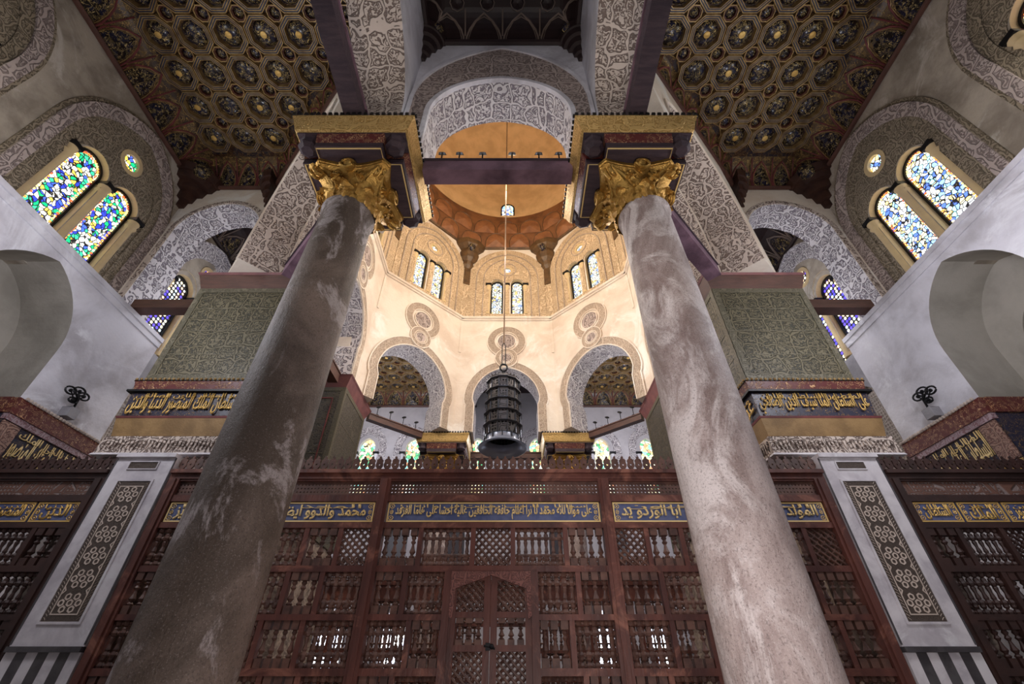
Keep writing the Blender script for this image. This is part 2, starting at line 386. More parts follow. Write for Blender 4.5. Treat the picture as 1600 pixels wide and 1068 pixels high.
COVEM = swirl('painted_cove', (0.05, 0.025, 0.012), (0.50, 0.32, 0.09), 6.0, 42.0, 0.42, c3=(0.10, 0.055, 0.02))
CENTC = plain('centre_ceiling_wood', (0.028, 0.014, 0.014), (0.018, 0.009, 0.010), 0.5, scale=3, bdist=0.003)
CENTL = plain('centre_ceiling_line', (0.26, 0.20, 0.17), (0.20, 0.15, 0.12), 0.5, bdist=0)
DOMEP = plain('dome_plaster', (0.66, 0.44, 0.22), (0.52, 0.34, 0.16), 0.85, scale=1.2, bscale=6, bdist=0.01)
DRUMW = plain('drum_wood', (0.19, 0.075, 0.026), (0.10, 0.038, 0.014), 0.55, scale=1.5, bscale=10, bdist=0.01)
DRUMP = plain('drum_painted_lobe', (0.26, 0.105, 0.04), (0.17, 0.066, 0.026), 0.55, scale=2.5, bdist=0.005)
DRUMB = plain('drum_bracket_wood', (0.12, 0.065, 0.025), (0.06, 0.032, 0.014), 0.5, scale=4, bdist=0.01)
HOOD = plain('ochre_hood', (0.66, 0.50, 0.26), (0.56, 0.42, 0.24), 0.8, scale=2, bdist=0.004)
IRON = plain('black_iron', (0.012, 0.012, 0.014), (0.02, 0.02, 0.022), 0.45, 0.6, bdist=0)
OCHRE = plain('ochre_gold_cove', (0.34, 0.21, 0.085), (0.22, 0.13, 0.05), 0.6, 0.1, scale=3, bscale=30, bdist=0.006)
LAMPM = carved('pierced_bronze', (0.12, 0.11, 0.11), (0.006, 0.006, 0.006), 9.0, 0.02, 0.38, style='geo', metal=0.7, amount=1.0)
LAMPR = plain('grey_bronze', (0.075, 0.075, 0.085), (0.05, 0.05, 0.055), 0.32, 0.85, bdist=0)
LAMPI = plain('blued_metal', (0.42, 0.48, 0.62), (0.30, 0.35, 0.46), 0.3, 0.35, bdist=0)
FLOORM = plain('stone_floor', (0.28, 0.25, 0.22), (0.20, 0.18, 0.16), 0.5, scale=2)
CONC = plain('grey_reveal', (0.36, 0.35, 0.37), (0.28, 0.27, 0.29), 0.8, scale=2)
W_ = (1.0, 0.97, 0.85)
GL_L = glass('leaf_stained_glass', [(1, 1, 0.95), (0.02, 0.04, 0.55), (0.0, 0.42, 0.16), W_, (0.9, 0.6, 0.08), (0.05, 0.12, 0.85), (1, 0.95, 0.7), (0.03, 0.45, 0.25)], 10.0, 2.2, 0.09)
GL_R = glass('pale_stained_glass', [(1, 1, 0.95), (0.25, 0.45, 0.95), (0.9, 0.95, 1.0), (0.35, 0.75, 0.8), W_, (0.08, 0.16, 0.6), (1, 0.9, 0.55), (0.95, 0.7, 0.25)], 10.0, 2.4, 0.09)
GL_D = glass('dotted_stained_glass', [(1, 0.9, 0.5), (0.07, 0.04, 0.75), (1, 0.95, 0.7), (0.10, 0.06, 0.8), (0.7, 0.9, 1.0), (0.95, 0.6, 0.4), W_, (0.06, 0.05, 0.7)], 8.0, 2.2, 0.04, 0.15, True)
GL_O = glass('sunlit_drum_glass', [(1, 1, 0.95), (1, 0.97, 0.85), (0.35, 0.5, 0.9), (1, 1, 1), (1, 0.72, 0.25), (1, 1, 0.9), (1, 0.98, 0.8), (0.75, 0.9, 0.75)], 9.0, 1.35, 0.07)
GL_F = glass('far_stained_glass', [(1, 0.9, 0.5), (0.3, 0.85, 0.8), (1, 0.75, 0.3), (0.9, 1, 0.8), (0.1, 0.45, 0.2), (1, 0.95, 0.7), (0.95, 0.4, 0.2), (1, 0.9, 0.5)], 6.0, 1.8, 0.05)
GL_B = glass('daylit_grille', [(0.8, 0.86, 1.0), (1, 1, 1), (0.72, 0.78, 1.0), (0.9, 0.92, 1.0)], 3.0, 3.2, 0.02, 0.2)

GL_BEAD = glass('red_amber_beads', [(0.9, 0.12, 0.03), (1, 0.75, 0.25), (0.95, 0.35, 0.06), (1, 0.85, 0.5)], 9.0, 1.8, 0.001)
def D(*a): return [math.radians(x) for x in a]
# ------------------------------------------------------------------ the shell of the hall
XW = 10.06; XL = 9.35; YN = -1.6; YF = 22.2; ZC = 13.6; ZW = 12.7; SILL = 7.4; CY = 10.4
def st(name, bm, m, **k): return obj(name, bm, m, kind='structure', **k)
bm = B(); box(bm, -11.6, 11.6, YN - 0.4, YF + 0.5, -1.7, -1.5); st('floor', bm, FLOORM)

WIN_N = [0]
def twin_window(fr, wall_th, gl, zt, zb, c=0.0, sep=0.55, hw=0.44, label='', oc=0.25, ocz=0.62, colmat=None, hood=True, kind='structure', beads=False):
    """two lancets, a round light above, colonnettes with dark block capitals"""
    WIN_N[0] += 1
    r = root('window_%d' % WIN_N[0], fr.p(c, zb, 0), kind='structure')
    tag(r, label, 'window')
    zs = zt - hw; dp = wall_th * 0.40
    for sx in (-1, 1):
        a = arch(c + sx * sep, hw - 0.03, zb, zs, zt - 0.03, 8)
        bm = B(); slab(bm, fr, a, (), dp, dp + 0.04, m_hole=0)
        pane = obj('pane', bm, gl, r)
        bm = B(); band(bm, fr, off(a, -0.05), off(a, 0.012), dp - 0.05, dp)
        obj('glazing_frame', bm, IRON, pane)
        if beads:
            bm = B(); pl = off(a, -0.085); pl = pl + [(c + sx * sep + 0.33 - 0.1 * q, zb + 0.05) for q in range(7)]
            P_ = []
            for (x0_, z0_), (x1_, z1_) in zip(pl, pl[1:]):
                n_ = max(1, int(math.hypot(x1_ - x0_, z1_ - z0_) / 0.095))
                P_ += [(x0_ + (x1_ - x0_) * q / n_, z0_ + (z1_ - z0_) * q / n_) for q in range(n_)]
            for (x_, z_) in P_: ball(bm, fr.p(x_, z_, dp - 0.006), 0.032, u=6, v=4)
            obj('bead_border', bm, GL_BEAD, pane)
        if hood:
            bm = B()
            rows = []
            for i in range(9):
                t_ = PI * i / 8; row = []
                for j in range(5):
                    u = j / 4.0; rr = hw + 0.13 * math.sin(u * PI * 0.5 + 0.0) * (1 - 0.2 * u); nn = wall_th * 0.55 * (1 - u) - 0.015
                    row.append(bm.verts.new(fr.p(c + sx * sep - rr * math.cos(t_), zs + rr * 1.12 * math.sin(t_), nn)))
                rows.append(row)
            for a_, b_ in zip(rows, rows[1:]):
                for j in range(4): bm.faces.new((a_[j], a_[j + 1], b_[j + 1], b_[j]))
            obj('window_hood', bm, HOOD, r, smooth=True)
    if oc:
        bm = B(); slab(bm, fr, circle(c, zt + ocz, oc - 0.02), (), 0.06, 0.10, m_hole=0)
        obj('round_pane', bm, gl, r)
        bm = B(); band(bm, fr, circle(c, zt + ocz, oc - 0.02), circle(c, zt + ocz, oc + 0.10), -0.03, 0.0, closed=True); obj('round_rim', bm, HOOD, r)
    for s in (-sep - hw - 0.10, 0.0, sep + hw + 0.10):
        p = fr.p(c + s, 0, 0.05)
        bm = B(); rr = 0.10
        lathe(bm, p.x, p.y, [(rr * 1.35, zb), (rr * 1.35, zb + 0.1), (rr, zb + 0.16), (rr, zs - 0.42), (rr * 1.5, zs - 0.30), (rr * 1.1, zs - 0.27), (rr * 1.5, zs - 0.12)], 12)
        colo = obj('colonnette', bm, HOOD, r, smooth=True)
        bm = B(); fbox(bm, fr, c + s - 0.14, c + s + 0.14, zs - 0.12, zs - 0.01, -0.12, 0.18)
        obj('capital_block', bm, IRON, colo)
    return r
def win_holes(c, zt, zb, sep=0.55, hw=0.44, oc=0.25, ocz=0.62):
    h = [arch(c + sx * sep, hw, zb, zt - hw, zt, 8) for sx in (-1, 1)]
    if oc: h.append(circle(c, zt + ocz, oc, 16))
    return h

for sx, side in ((-1, 'left'), (1, 'right')):
    gl = GL_L if sx < 0 else GL_R
    fr = Fr((sx * XW, 0), (0, 1), (sx, 0))
    # upper wall with three bays of twin windows in view
    holes = []; centres = (2.05, 6.42)
    for yc in centres: holes += win_holes(yc, 10.55, 7.75)
    mid = win_holes(CY, 10.3, 7.6)
    far = win_holes(14.6, 10.55, 7.75) 
    bm = B(); slab(bm, fr, [(YN, SILL - 0.3), (YF, SILL - 0.3), (YF, ZC + 0.3), (YN, ZC + 0.3)], holes + mid + far, 0, 0.5)
    st('wall_%s_upper' % side, bm, [GREYP, HOOD])
    for k, yc in enumerate(centres):
        w = twin_window(fr, 0.5, gl, 10.55, 7.75, yc, beads=True, label='%s twin lancet window of the %s wall, %s' % (('blue and green leaf patterned' if sx < 0 else 'pale blue and amber leaf patterned'), side, 'the one cut by the frame edge' if k == 0 else 'whole in view beside the coffered ceiling'))
        a_in = arch(yc, 1.28, 7.4, 10.1, 11.75, 12); a_mid = arch(yc, 1.50, 7.4, 10.2, 12.1, 12); a_out = arch(yc, 1.78, 7.4, 10.3, 12.5, 12)
        bm = B(); band(bm, fr, a_in, a_mid, -0.05, 0.0); obj('carved_inner_band', bm, LACE_D, w)
        bm = B(); band(bm, fr, a_mid, a_out, -0.10, 0.0); obj('carved_outer_band', bm, LACE_B, w)
        bm = B(); band(bm, fr, off(a_out, -0.0), off(a_out, 0.10), -0.05, 0.0); obj('outer_fillet', bm, LACE_D, w)
        bm = B(); slab(bm, fr, a_in, [[(x, z) for (x, z) in h] for h in win_holes(yc, 10.55, 7.75, hw=0.53, oc=0.34)], -0.02, -0.001, m_hole=0); obj('carved_field', bm, LACE_D, w)
    twin_window(fr, 0.5, GL_D, 10.3, 7.6, CY, label='gold and violet dotted twin window high in the %s side wall behind the pier' % side, hood=True)
    a1 = arch(CY, 1.15, 7.4, 10.0, 11.5, 12)
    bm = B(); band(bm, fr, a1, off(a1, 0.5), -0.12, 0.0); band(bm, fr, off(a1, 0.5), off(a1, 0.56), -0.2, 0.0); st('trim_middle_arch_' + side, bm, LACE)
    twin_window(fr, 0.5, GL_F, 10.55, 7.75, 14.6, label='amber twin window of the %s wall in the far bay' % side, hood=False)
    # lower wall: projecting, with a deep arched niche; its top is the sill
    fl = Fr((sx * XL, 0), (0, 1), (sx, 0))
    pts, em = notched(YN, 9.5, -1.5, SILL, [arch(1.9, 1.12, -1.5, 5.6, 7.12, 12), arch(6.32, 1.12, -1.5, 5.6, 7.12, 12)])
    bm = B(); slab(bm, fl, pts, (), 0, 1.15, edge_m=em)
    st('wall_%s_lower' % side, bm, [WHITEP, NICHEP])
    bm = B(); fbox(bm, fl, YN, 9.5, SILL, SILL + 0.12, -0.06, 0.75); fbox(bm, fl, YN, 9.5, SILL - 0.16, SILL, -0.03, 0.4)
    st('trim_sill_%s' % side, bm, WHITEP)
    for yc in (1.9, 6.32):
        fb = Fr((sx * (XL + 1.15), 0), (0, 1), (sx, 0))
        inner = arch(yc, 0.62, 2.6, 5.2, 6.1, 10)
        bm = B(); slab(bm, fb, [(yc - 1.4, -1.5), (yc + 1.4, -1.5), (yc + 1.4, 7.4), (yc - 1.4, 7.4)], [inner], 0.0, 0.35)
        st('wall_%s_niche' % side, bm, [NICHEP, NICHEP])
        if yc > 4:
            r = root('grille_window', fb.p(yc, 2.6, 0), '%s arched lattice window set deep in the niche of the %s wall' % ('dark', side), 'window', kind='structure')
            bm = B(); band(bm, fb, off(inner, -0.10), off(inner, 0.02), 0.05, 0.30); obj('window_frame', bm, IRON, r)
            bm = B(); slab(bm, fb, inner, (), 0.2, 0.26, m_hole=0); obj('lattice', bm, GEO, r)
    # end face of the lower wall and the middle bay behind it
    fm = Fr((sx * (XW - 0.25), 0), (0, 1), (sx, 0))
    lat = arch(10.35, 0.62, 3.2, 5.6, 6.55, 10)
    bm = B(); slab(bm, fm, [(9.5, -1.5), (12.6, -1.5), (12.6, SILL), (9.5, SILL)], [lat], 0.0, 0.6)
    st('wall_%s_middle' % side, bm, [CONC, CREAM])
    r = root('lattice_window', fm.p(10.35, 3.2, 0), 'dark pierced lattice window low in the %s wall behind the pier' % side, 'window', kind='structure')
    bm = B(); slab(bm, fm, lat, (), 0.12, 0.2, m_hole=0); obj('lattice', bm, GEO, r)
    bm = B(); slab(bm, fl, [(12.6, -1.5), (YF, -1.5), (YF, SILL), (12.6, SILL)], (), 0, 1.1); st('wall_%s_far_lower' % side, bm, WHITEP)

# far wall with lancets above and bright grilles below
ff = Fr((0, YF), (1, 0), (0, 1))
lan = [arch(c, 0.42, 7.2, 10.2, 10.75, 8) for c in (-7.55, -5.05, 5.05, 7.55, -1.6, 1.6)]
low = [arch(c, 0.55, z, z + 1.9, z + 2.4, 6) for c in (-7.4, -4.7, 4.3, 6.6) for z in (0.3,)]
low2 = [arch(c, 0.5, 4.0, 5.7, 6.2, 6) for c in (-5.2, -2.5, 2.5, 5.2)]
bm = B(); slab(bm, ff, [(-XW - 0.5, -1.5), (XW + 0.5, -1.5), (XW + 0.5, ZC + 0.3), (-XW - 0.5, ZC + 0.3)], lan + low + low2, 0, 0.5)
st('wall_far', bm, [plain('far_wall_plaster', (0.52, 0.50, 0.52), (0.42, 0.40, 0.42), 0.85, scale=0.8), WHITEP])
names = ['leftmost of the tall lancets', 'second tall lancet, left of the far left capital', 'tall lancet right of the far right capital', 'rightmost of the tall lancets', 'lancet left behind the hanging lantern', 'lancet right behind the hanging lantern']
for k, a in enumerate(lan):
    c = (a[0][0] + a[-1][0]) / 2
    WIN_N[0] += 1; r = root('window_%d' % WIN_N[0], ff.p(c, 7.2, 0), 'amber and turquoise %s in the far wall' % names[k], 'window', kind='structure')
    bm = B(); slab(bm, ff, a, (), 0.25, 0.3, m_hole=0); obj('pane', bm, GL_F, r)
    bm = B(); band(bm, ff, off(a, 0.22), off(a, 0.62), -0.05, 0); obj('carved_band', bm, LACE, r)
    for s in (-0.55, 0.55):
        p = ff.p(c + s, 0, -0.02); bm = B(); lathe(bm, p.x, p.y, [(0.09, 7.2), (0.07, 7.4), (0.07, 9.6), (0.11, 9.8)], 8); cl = obj('colonnette', bm, WHITEP, r)
        bm = B(); fbox(bm, ff, c + s - 0.16, c + s + 0.16, 9.8, 9.92, -0.14, 0.1); obj('capital_block', bm, IRON, cl)
for c in (-6.3, 6.3):
    for q, (o1, o2, m_) in enumerate(((0, 0.35, LACE_W), )):
        pass
bm = B()
for c in (-6.3, 6.3):
    a = arch(c, 2.45, 7.2, 9.6, 11.4, 14); band(bm, ff, a, off(a, 0.3), -0.06, 0)
st('trim_far_arches', bm, LACE)
for k, a in enumerate(low + low2):
    c = (a[0][0] + a[-1][0]) / 2
    WIN_N[0] += 1; r = root('window_%d' % WIN_N[0], ff.p(c, a[0][1], 0), 'small daylit window low in the far wall behind the wooden screen', 'window', 'low windows behind the screen', kind='structure')
    bm = B(); slab(bm, ff, a, (), 0.25, 0.3, m_hole=0); obj('pane', bm, GL_B if k < len(low) else GL_D, r)

# transverse walls with tall arches between the piers and the side walls (near and far)
for sx, side in ((-1, 'left'), (1, 'right')):
    for near in (1, 0):
        y0 = 8.2 if near else 2 * CY - 8.2
        fr = Fr((0, y0), (sx, 0), (0, 1 if near else -1))
        a = arch(8.5, 1.23, 7.64, 10.6, 11.9, 14)
        pts, em = notched(5.2, XW + 0.2, 7.64, ZC + 0.3, [a])
        bm = B(); slab(bm, fr, pts, (), 0, 0.9, edge_m=em)
        w = st('wall_transverse_%s_%s' % ('near' if near else 'far', side), bm, [CREAM, LACE])
        bm = B(); band(bm, fr, off(a, 0.02), off(a, 0.14), -0.03, 0.0); st('trim_arch_%s' % side, bm, LACE_W)
        bm = B(); fbox(bm, fr, 9.73, XW, 7.50, 7.66, 0.0, 0.9); st('trim_respond_cap_' + side, bm, CREAM)
        # tie beam across the arch
        bm = B(); fbox(bm, fr, 7.10, XL + 0.1, 7.58, 7.86, 0.05, 0.35, 0)
        tag(obj('tie_beam', bm, CAPW), 'dark wooden tie beam crossing the arch between the %s %s pier and the side wall' % ('near' if near else 'far', side), 'beam', 'tie beams')
        # wall standing over the near or far column, running to the end of the hall
        fc = Fr((sx * 2.42, 0), (0, 1 if near else -1), (sx, 0)); yoff = 0 if near else -2 * CY
        a = arch(1.55 + yoff, 2.40, 7.3, 8.9, 10.55, 14)
        pts, em = notched(YN + yoff, 4.3 + yoff, 7.3, ZC + 0.3, [a])
        bm = B(); slab(bm, fc, pts, (), -0.52, 0.52, edge_m=em)
        st('wall_arcade_%s_%s' % ('near' if near else 'far', side), bm, [WHITEP, LACE_W])
        bm = B()
        if near: box(bm, min(sx * 1.9, sx * 2.96), max(sx * 1.9, sx * 2.96), 4.0, 5.3, 7.62, ZC + 0.3)
        else: box(bm, min(sx * 1.9, sx * 2.96), max(sx * 1.9, sx * 2.96), 15.5, 16.8, 7.62, ZC + 0.3)
        st('wall_haunch_%s' % side, bm, WHITEP)

# the octagon: lower ring of arches, upper ring with windows
T8 = math.tan(PI / 8)
dirs = {'near': -90, 'near_right': -45, 'right': 0, 'far_right': 45, 'far': 90, 'far_left': 135, 'left': 180, 'near_left': 225}
def ofr(deg, ap):
    a = math.radians(deg); n = (math.cos(a), math.sin(a)); u = (-math.sin(a), math.cos(a))
    if n[1] > 0.1 or abs(n[1]) < 0.1 and n[0] < 0: u = (-u[0], -u[1])
    return Fr((n[0] * ap, CY + n[1] * ap), u, n)
AP = 4.9; ZU = 11.6
for nm, deg in dirs.items():
    fr = ofr(deg, AP); m = AP * T8
    # lower wall and arch
    if nm == 'near':
        fn = Fr((0, 4.13), (1, 0), (0, 1))
        a = arch(0, 1.40, 7.62, 9.0, 10.5, 14)
        pts, em = notched(-2.6, 2.6, 7.62, ZC + 0.3, [a])
        bm = B(); slab(bm, fn, pts, (), 0, 0.86, edge_m=em); st('wall_octagon_near', bm, [WHITEP, LACE])
        a2 = arch(0, 1.80, 7.62, 9.6, 12.25, 14)
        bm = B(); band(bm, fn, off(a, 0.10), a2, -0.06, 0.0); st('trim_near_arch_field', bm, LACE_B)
        bm = B(); band(bm, fn, off(a2, 0), off(a2, 0.08), -0.09, 0.0); band(bm, fn, off(a, 0.0), off(a, 0.10), -0.09, 0.0); st('trim_near_arch_fillet', bm, WHITEP)
        continue_lower = False
    elif nm in ('near_left', 'near_right'):
        a = arch(0.0, 1.32, 7.64, 9.1, 10.5, 14)
        mo = (AP + 1.0) * T8
        pts, em = notched(-m, m, 7.64, ZU, [a]); ptsb = [(x * mo / m if abs(abs(x) - m) < 1e-6 else x, z) for x, z in pts]
        bm = B(); slab(bm, fr, pts, (), 0, 1.0, outer_b=ptsb, edge_m=em); st('wall_octagon_' + nm, bm, [CREAM, LACE_W])
        b_ = arch(-0.22 if nm == 'near_right' else 0.22, 1.78, 7.64, 9.2, 10.85, 14); m2 = 2.55
        pts, em = notched(-m2, m2, 7.64, ZC + 0.3, [b_])
        bm = B(); slab(bm, fr, pts, (), 1.0, 1.93, edge_m=em); st('wall_octagon_%s_outer' % nm, bm, [CREAM, LACE_W])
        bm = B(); band(bm, fr, b_, off(b_, 0.07), 1.93, 1.97); band(bm, fr, off(a, 0.01), off(a, 0.07), 0.97, 1.03); st('trim_' + nm, bm, CREAM)
    else:
        a = arch(0, 1.50, 7.64, 8.95, 10.55, 14, neck=0.10) if 'far_' in nm else arch(0, 1.33, 7.64, 9.1, 10.6, 14, neck=0.08)
        mo = (AP + 1.0) * T8
        pts, em = notched(-m, m, 7.64, ZU, [a]); ptsb = [(x * mo / m if abs(abs(x) - m) < 1e-6 else x, z) for x, z in pts]
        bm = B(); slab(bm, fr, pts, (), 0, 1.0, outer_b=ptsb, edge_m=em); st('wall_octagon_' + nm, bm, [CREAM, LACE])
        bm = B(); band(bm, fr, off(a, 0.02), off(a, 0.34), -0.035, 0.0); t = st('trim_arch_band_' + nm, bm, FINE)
        bm = B(); band(bm, fr, off(a, 0.34), off(a, 0.385), -0.055, 0.0); band(bm, fr, off(a, 0.0), off(a, 0.035), -0.055, 0.0); st('trim_arch_fillet_' + nm, bm, CREAM)
        # roundels above the arch
        for (zc, r1, dn) in ((12.0, 0.82, 0.0), (11.08, 0.46, 0.03)):
            bm = B(); band(bm, fr, circle(0, zc, r1 * 0.62, 28), circle(0, zc, r1, 28), -0.04 - dn, 0.0, closed=True)
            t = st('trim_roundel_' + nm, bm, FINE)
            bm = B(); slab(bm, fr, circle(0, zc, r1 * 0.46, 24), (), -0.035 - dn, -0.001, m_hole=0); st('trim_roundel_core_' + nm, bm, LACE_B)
            bm = B()
            for rr in (1.0, 0.6, 0.46): band(bm, fr, circle(0, zc, r1 * rr, 28), circle(0, zc, r1 * rr + 0.035, 28), -0.06 - dn, 0.0, closed=True)
            st('trim_roundel_ring_' + nm, bm, CREAM)
    # upper wall
    hs = win_holes(0, 15.9, 13.62, 0.49, 0.31, 0.20, 0.66) + [] 
    mo = (AP + 0.8) * T8
    out = [(-m, ZU), (m, ZU), (m, 20.6), (-m, 20.6)]
    bm = B(); slab(bm, fr, out, hs, 0, 0.8, outer_b=[(-mo, ZU), (mo, ZU), (mo, 20.6), (-mo, 20.6)])
    st('wall_drum_' + nm, bm, [CREAM, HOOD])
    if nm in ('near', 'near_left', 'near_right'): continue
    w = twin_window(fr, 0.45, GL_O, 15.9, 13.62, 0, 0.49, 0.31, 'sunlit twin lancet window in the %s face of the drum under the dome' % nm.replace('_', ' '), 0.20, 0.66)
    for ch in w.children:
        if ch.name.startswith('pane'):
            pass
    fld = arch(0, m - 0.20, 13.40, 16.3, 18.05, 14)
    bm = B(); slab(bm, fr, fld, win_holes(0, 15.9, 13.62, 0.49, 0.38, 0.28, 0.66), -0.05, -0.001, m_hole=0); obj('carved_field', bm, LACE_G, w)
    g1 = arch(0, 1.12, 13.45, 16.0, 17.3, 14)
    bm = B(); band(bm, fr, g1, off(g1, 0.05), -0.09, -0.05); band(bm, fr, off(g1, 0.36), off(g1, 0.41), -0.09, -0.05)
    g2 = circle(0, 16.56, 0.42, 20); band(bm, fr, g2, off(g2, 0.0) if False else circle(0, 16.56, 0.46, 20), -0.08, -0.05, closed=True)
    obj('carved_fillet', bm, FINE, w)
    bm = B()
    for (z0, z1, q) in ((13.22, 13.30, 0.06), (13.30, 13.40, 0.12), (13.40, 13.46, 0.07)): fbox(bm, fr, -m - 0.02, m + 0.02, z0, z1, -q, 0)
    st('trim_ledge_' + nm, bm, CREAM)
# corner shafts of the octagon with wooden brackets under the drum
k = 0
for i in range(8):
    ang = math.radians(22.5 + 45 * i); R = AP / math.cos(PI / 8)
    px, py = R * math.cos(ang), CY + R * math.sin(ang)
    ux, uy = math.cos(ang), math.sin(ang)
    fq = Fr((px - ux * 0.10, py - uy * 0.10), (-uy, ux), (ux, uy))
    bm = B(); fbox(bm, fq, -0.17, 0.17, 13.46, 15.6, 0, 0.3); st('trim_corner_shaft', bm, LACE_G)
    bm = B(); fbox(bm, fq, -0.06, 0.06, 11.4, 13.2, 0.05, 0.3); fbox(bm, fq, -0.22, 0.22, 8.2, 13.2, 0.12, 0.3); st('trim_corner_pilaster', bm, CREAM)
    bl = ['on the right side, rear of the two', 'just right of the central drum window', 'just left of the central drum window', 'on the left side, rear of the two', 'on the left side, hidden by the left capital', 'in the near left corner', 'in the near right corner', 'on the right side, hidden by the right capital'][i]
    r = root('corner_bracket', (px, py, 15.5), 'carved brown bracket under the drum, ' + bl, 'bracket', 'wooden brackets under the dome', kind='structure')
    bm = B(); fbox(bm, fq, -0.16, 0.16, 15.5, 17.0, -0.04, 0.3); obj('post', bm, DRUMB, r)
    bm = B()
    prof = [(0.0, 17.35), (0.34, 17.35), (0.42, 17.0)]
    rows = []
    for (hw, dn, z) in ((0.16, 0.04, 16.6), (0.34, 0.14, 16.8), (0.30, 0.20, 17.0), (0.52, 0.34, 17.2), (0.60, 0.42, 17.5), (0.52, 0.46, 17.7), (0.86, 0.60, 17.95), (1.0, 0.62, 18.25)):
        rows.append([bm.verts.new(fq.p(s, z, n_)) for (s, n_) in ((-hw, 0.30), (-hw * 0.8, -dn * 0.5), (-hw * 0.3, -dn), (hw * 0.3, -dn), (hw * 0.8, -dn * 0.5), (hw, 0.30))])
    for a_, b_ in zip(rows, rows[1:]):
        for j in range(5): bm.faces.new((a_[j], a_[j + 1], b_[j + 1], b_[j]))
    bm.faces.new(rows[-1]); bm.faces.new(rows[0][::-1])
    bk = obj('muqarnas_block', bm, DRUMB, r)
    bm = B(); ball(bm, fq.p(0, 17.75, -0.45), 0.2, sz=1.2); obj('boss', bm, BOSSM, bk, smooth=True)
# painted wooden drum ring under the dome: octagon below, round above
bm = B(); N = 64; rows = []
def octr(t): # radius of the inner octagon at angle t
    q = (t + PI / 8) % (PI / 4) - PI / 8; return AP / math.cos(q)
RD = 4.55
for j in range(7):
    u = j / 6.0; row = []
    for i in range(N):
        t_ = 2 * PI * i / N; r_ = octr(t_) * (1 - u) + RD * u; r_ -= 0.10 * math.sin(u * PI)
        row.append(bm.verts.new((r_ * math.cos(t_), CY + r_ * math.sin(t_), 18.15 + 2.3 * u)))
    rows.append(row)
for a_, b_ in zip(rows, rows[1:]):
    for i in range(N): bm.faces.new((a_[i], a_[(i + 1) % N], b_[(i + 1) % N], b_[i]))
DR = st('trim_drum_ring', bm, DRUMW, smooth=True)
def drum_pt(t_, z, inn=0.0):
    u = (z - 18.15) / 2.3; r_ = octr(t_) * (1 - u) + RD * u - 0.10 * math.sin(u * PI) - inn
    return Vector((r_ * math.cos(t_), CY + r_ * math.sin(t_), z))
for row_, (z0, hgt, wd_, cnt, ph) in enumerate(((18.30, 0.80, 0.105, 24, 0.5), (19.15, 0.85, 0.115, 24, 0.0))):
    for i in range(cnt):
        tc = 2 * PI * (i + ph) / cnt
        dirn = math.sin(tc)
        if dirn < -0.25: continue
        bm = B(); P_ = []
        prof = [(-1, 0), (-1.0, 0.45), (-0.8, 0.78), (-0.4, 0.97), (0, 1.03), (0.4, 0.97), (0.8, 0.78), (1.0, 0.45), (1, 0)]
        cen = bm.verts.new(drum_pt(tc, z0 + hgt * 0.45, 0.13)); ring = [bm.verts.new(drum_pt(tc + a_ * wd_, z0 + b_ * hgt, 0.02)) for a_, b_ in prof]
        for q in range(len(ring)): bm.faces.new((cen, ring[q], ring[(q + 1) % len(ring)]))
        lob = obj('painted_lobe', bm, DRUMP, DR)
        bm = B(); tube(bm, [drum_pt(tc + a_ * wd_ * 1.02, z0 + b_ * hgt * 1.02, 0.03) for a_, b_ in prof], 0.018, 4); obj('lobe_edge', bm, DRUMB, lob)
bm = B(); tube(bm, [drum_pt(2 * PI * i / N, 18.2, 0.04) for i in range(N)], 0.06, 6, closed=True); st('trim_drum_moulding', bm, DRUMB)
# the dome
bm = B(); rows = []
dprof = [(RD, 20.45), (RD, 21.6)] + [(RD * math.cos(PI / 2 * k / 10), 21.6 + 4.9 * math.sin(PI / 2 * k / 10)) for k in range(1, 11)]
for (r_, z) in dprof[:-1]: rows.append([bm.verts.new((r_ * math.cos(2 * PI * i / 64), CY + r_ * math.sin(2 * PI * i / 64), z)) for i in range(64)])
for a_, b_ in zip(rows, rows[1:]):
    for i in range(64): bm.faces.new((a_[i], a_[(i + 1) % 64], b_[(i + 1) % 64], b_[i]))
tp = bm.verts.new((0, CY, dprof[-1][1]))
for i in range(64): bm.faces.new((rows[-1][i], rows[-1][(i + 1) % 64], tp))
st('ceiling_dome', bm, DOMEP, smooth=True)
fd = Fr((0, CY + RD - 0.06), (1, 0), (0, 1))
WIN_N[0] += 1
r = root('window_%d' % WIN_N[0], fd.p(0, 20.55, 0), 'small round-headed stained window at the foot of the dome', 'window', kind='structure')
a = arch(0.0, 0.31, 20.6, 21.15, 21.46, 8); bm = B(); slab(bm, fd, a, (), -0.02, 0.04, m_hole=0); obj('pane', bm, GL_R, r)
bm = B(); band(bm, fd, a, off(a, 0.07), -0.05, 0.05); obj('window_frame', bm, IRON, r)
# outer roof closing the octagon to the bays
bm = B()
for nm, deg in dirs.items():
    pass
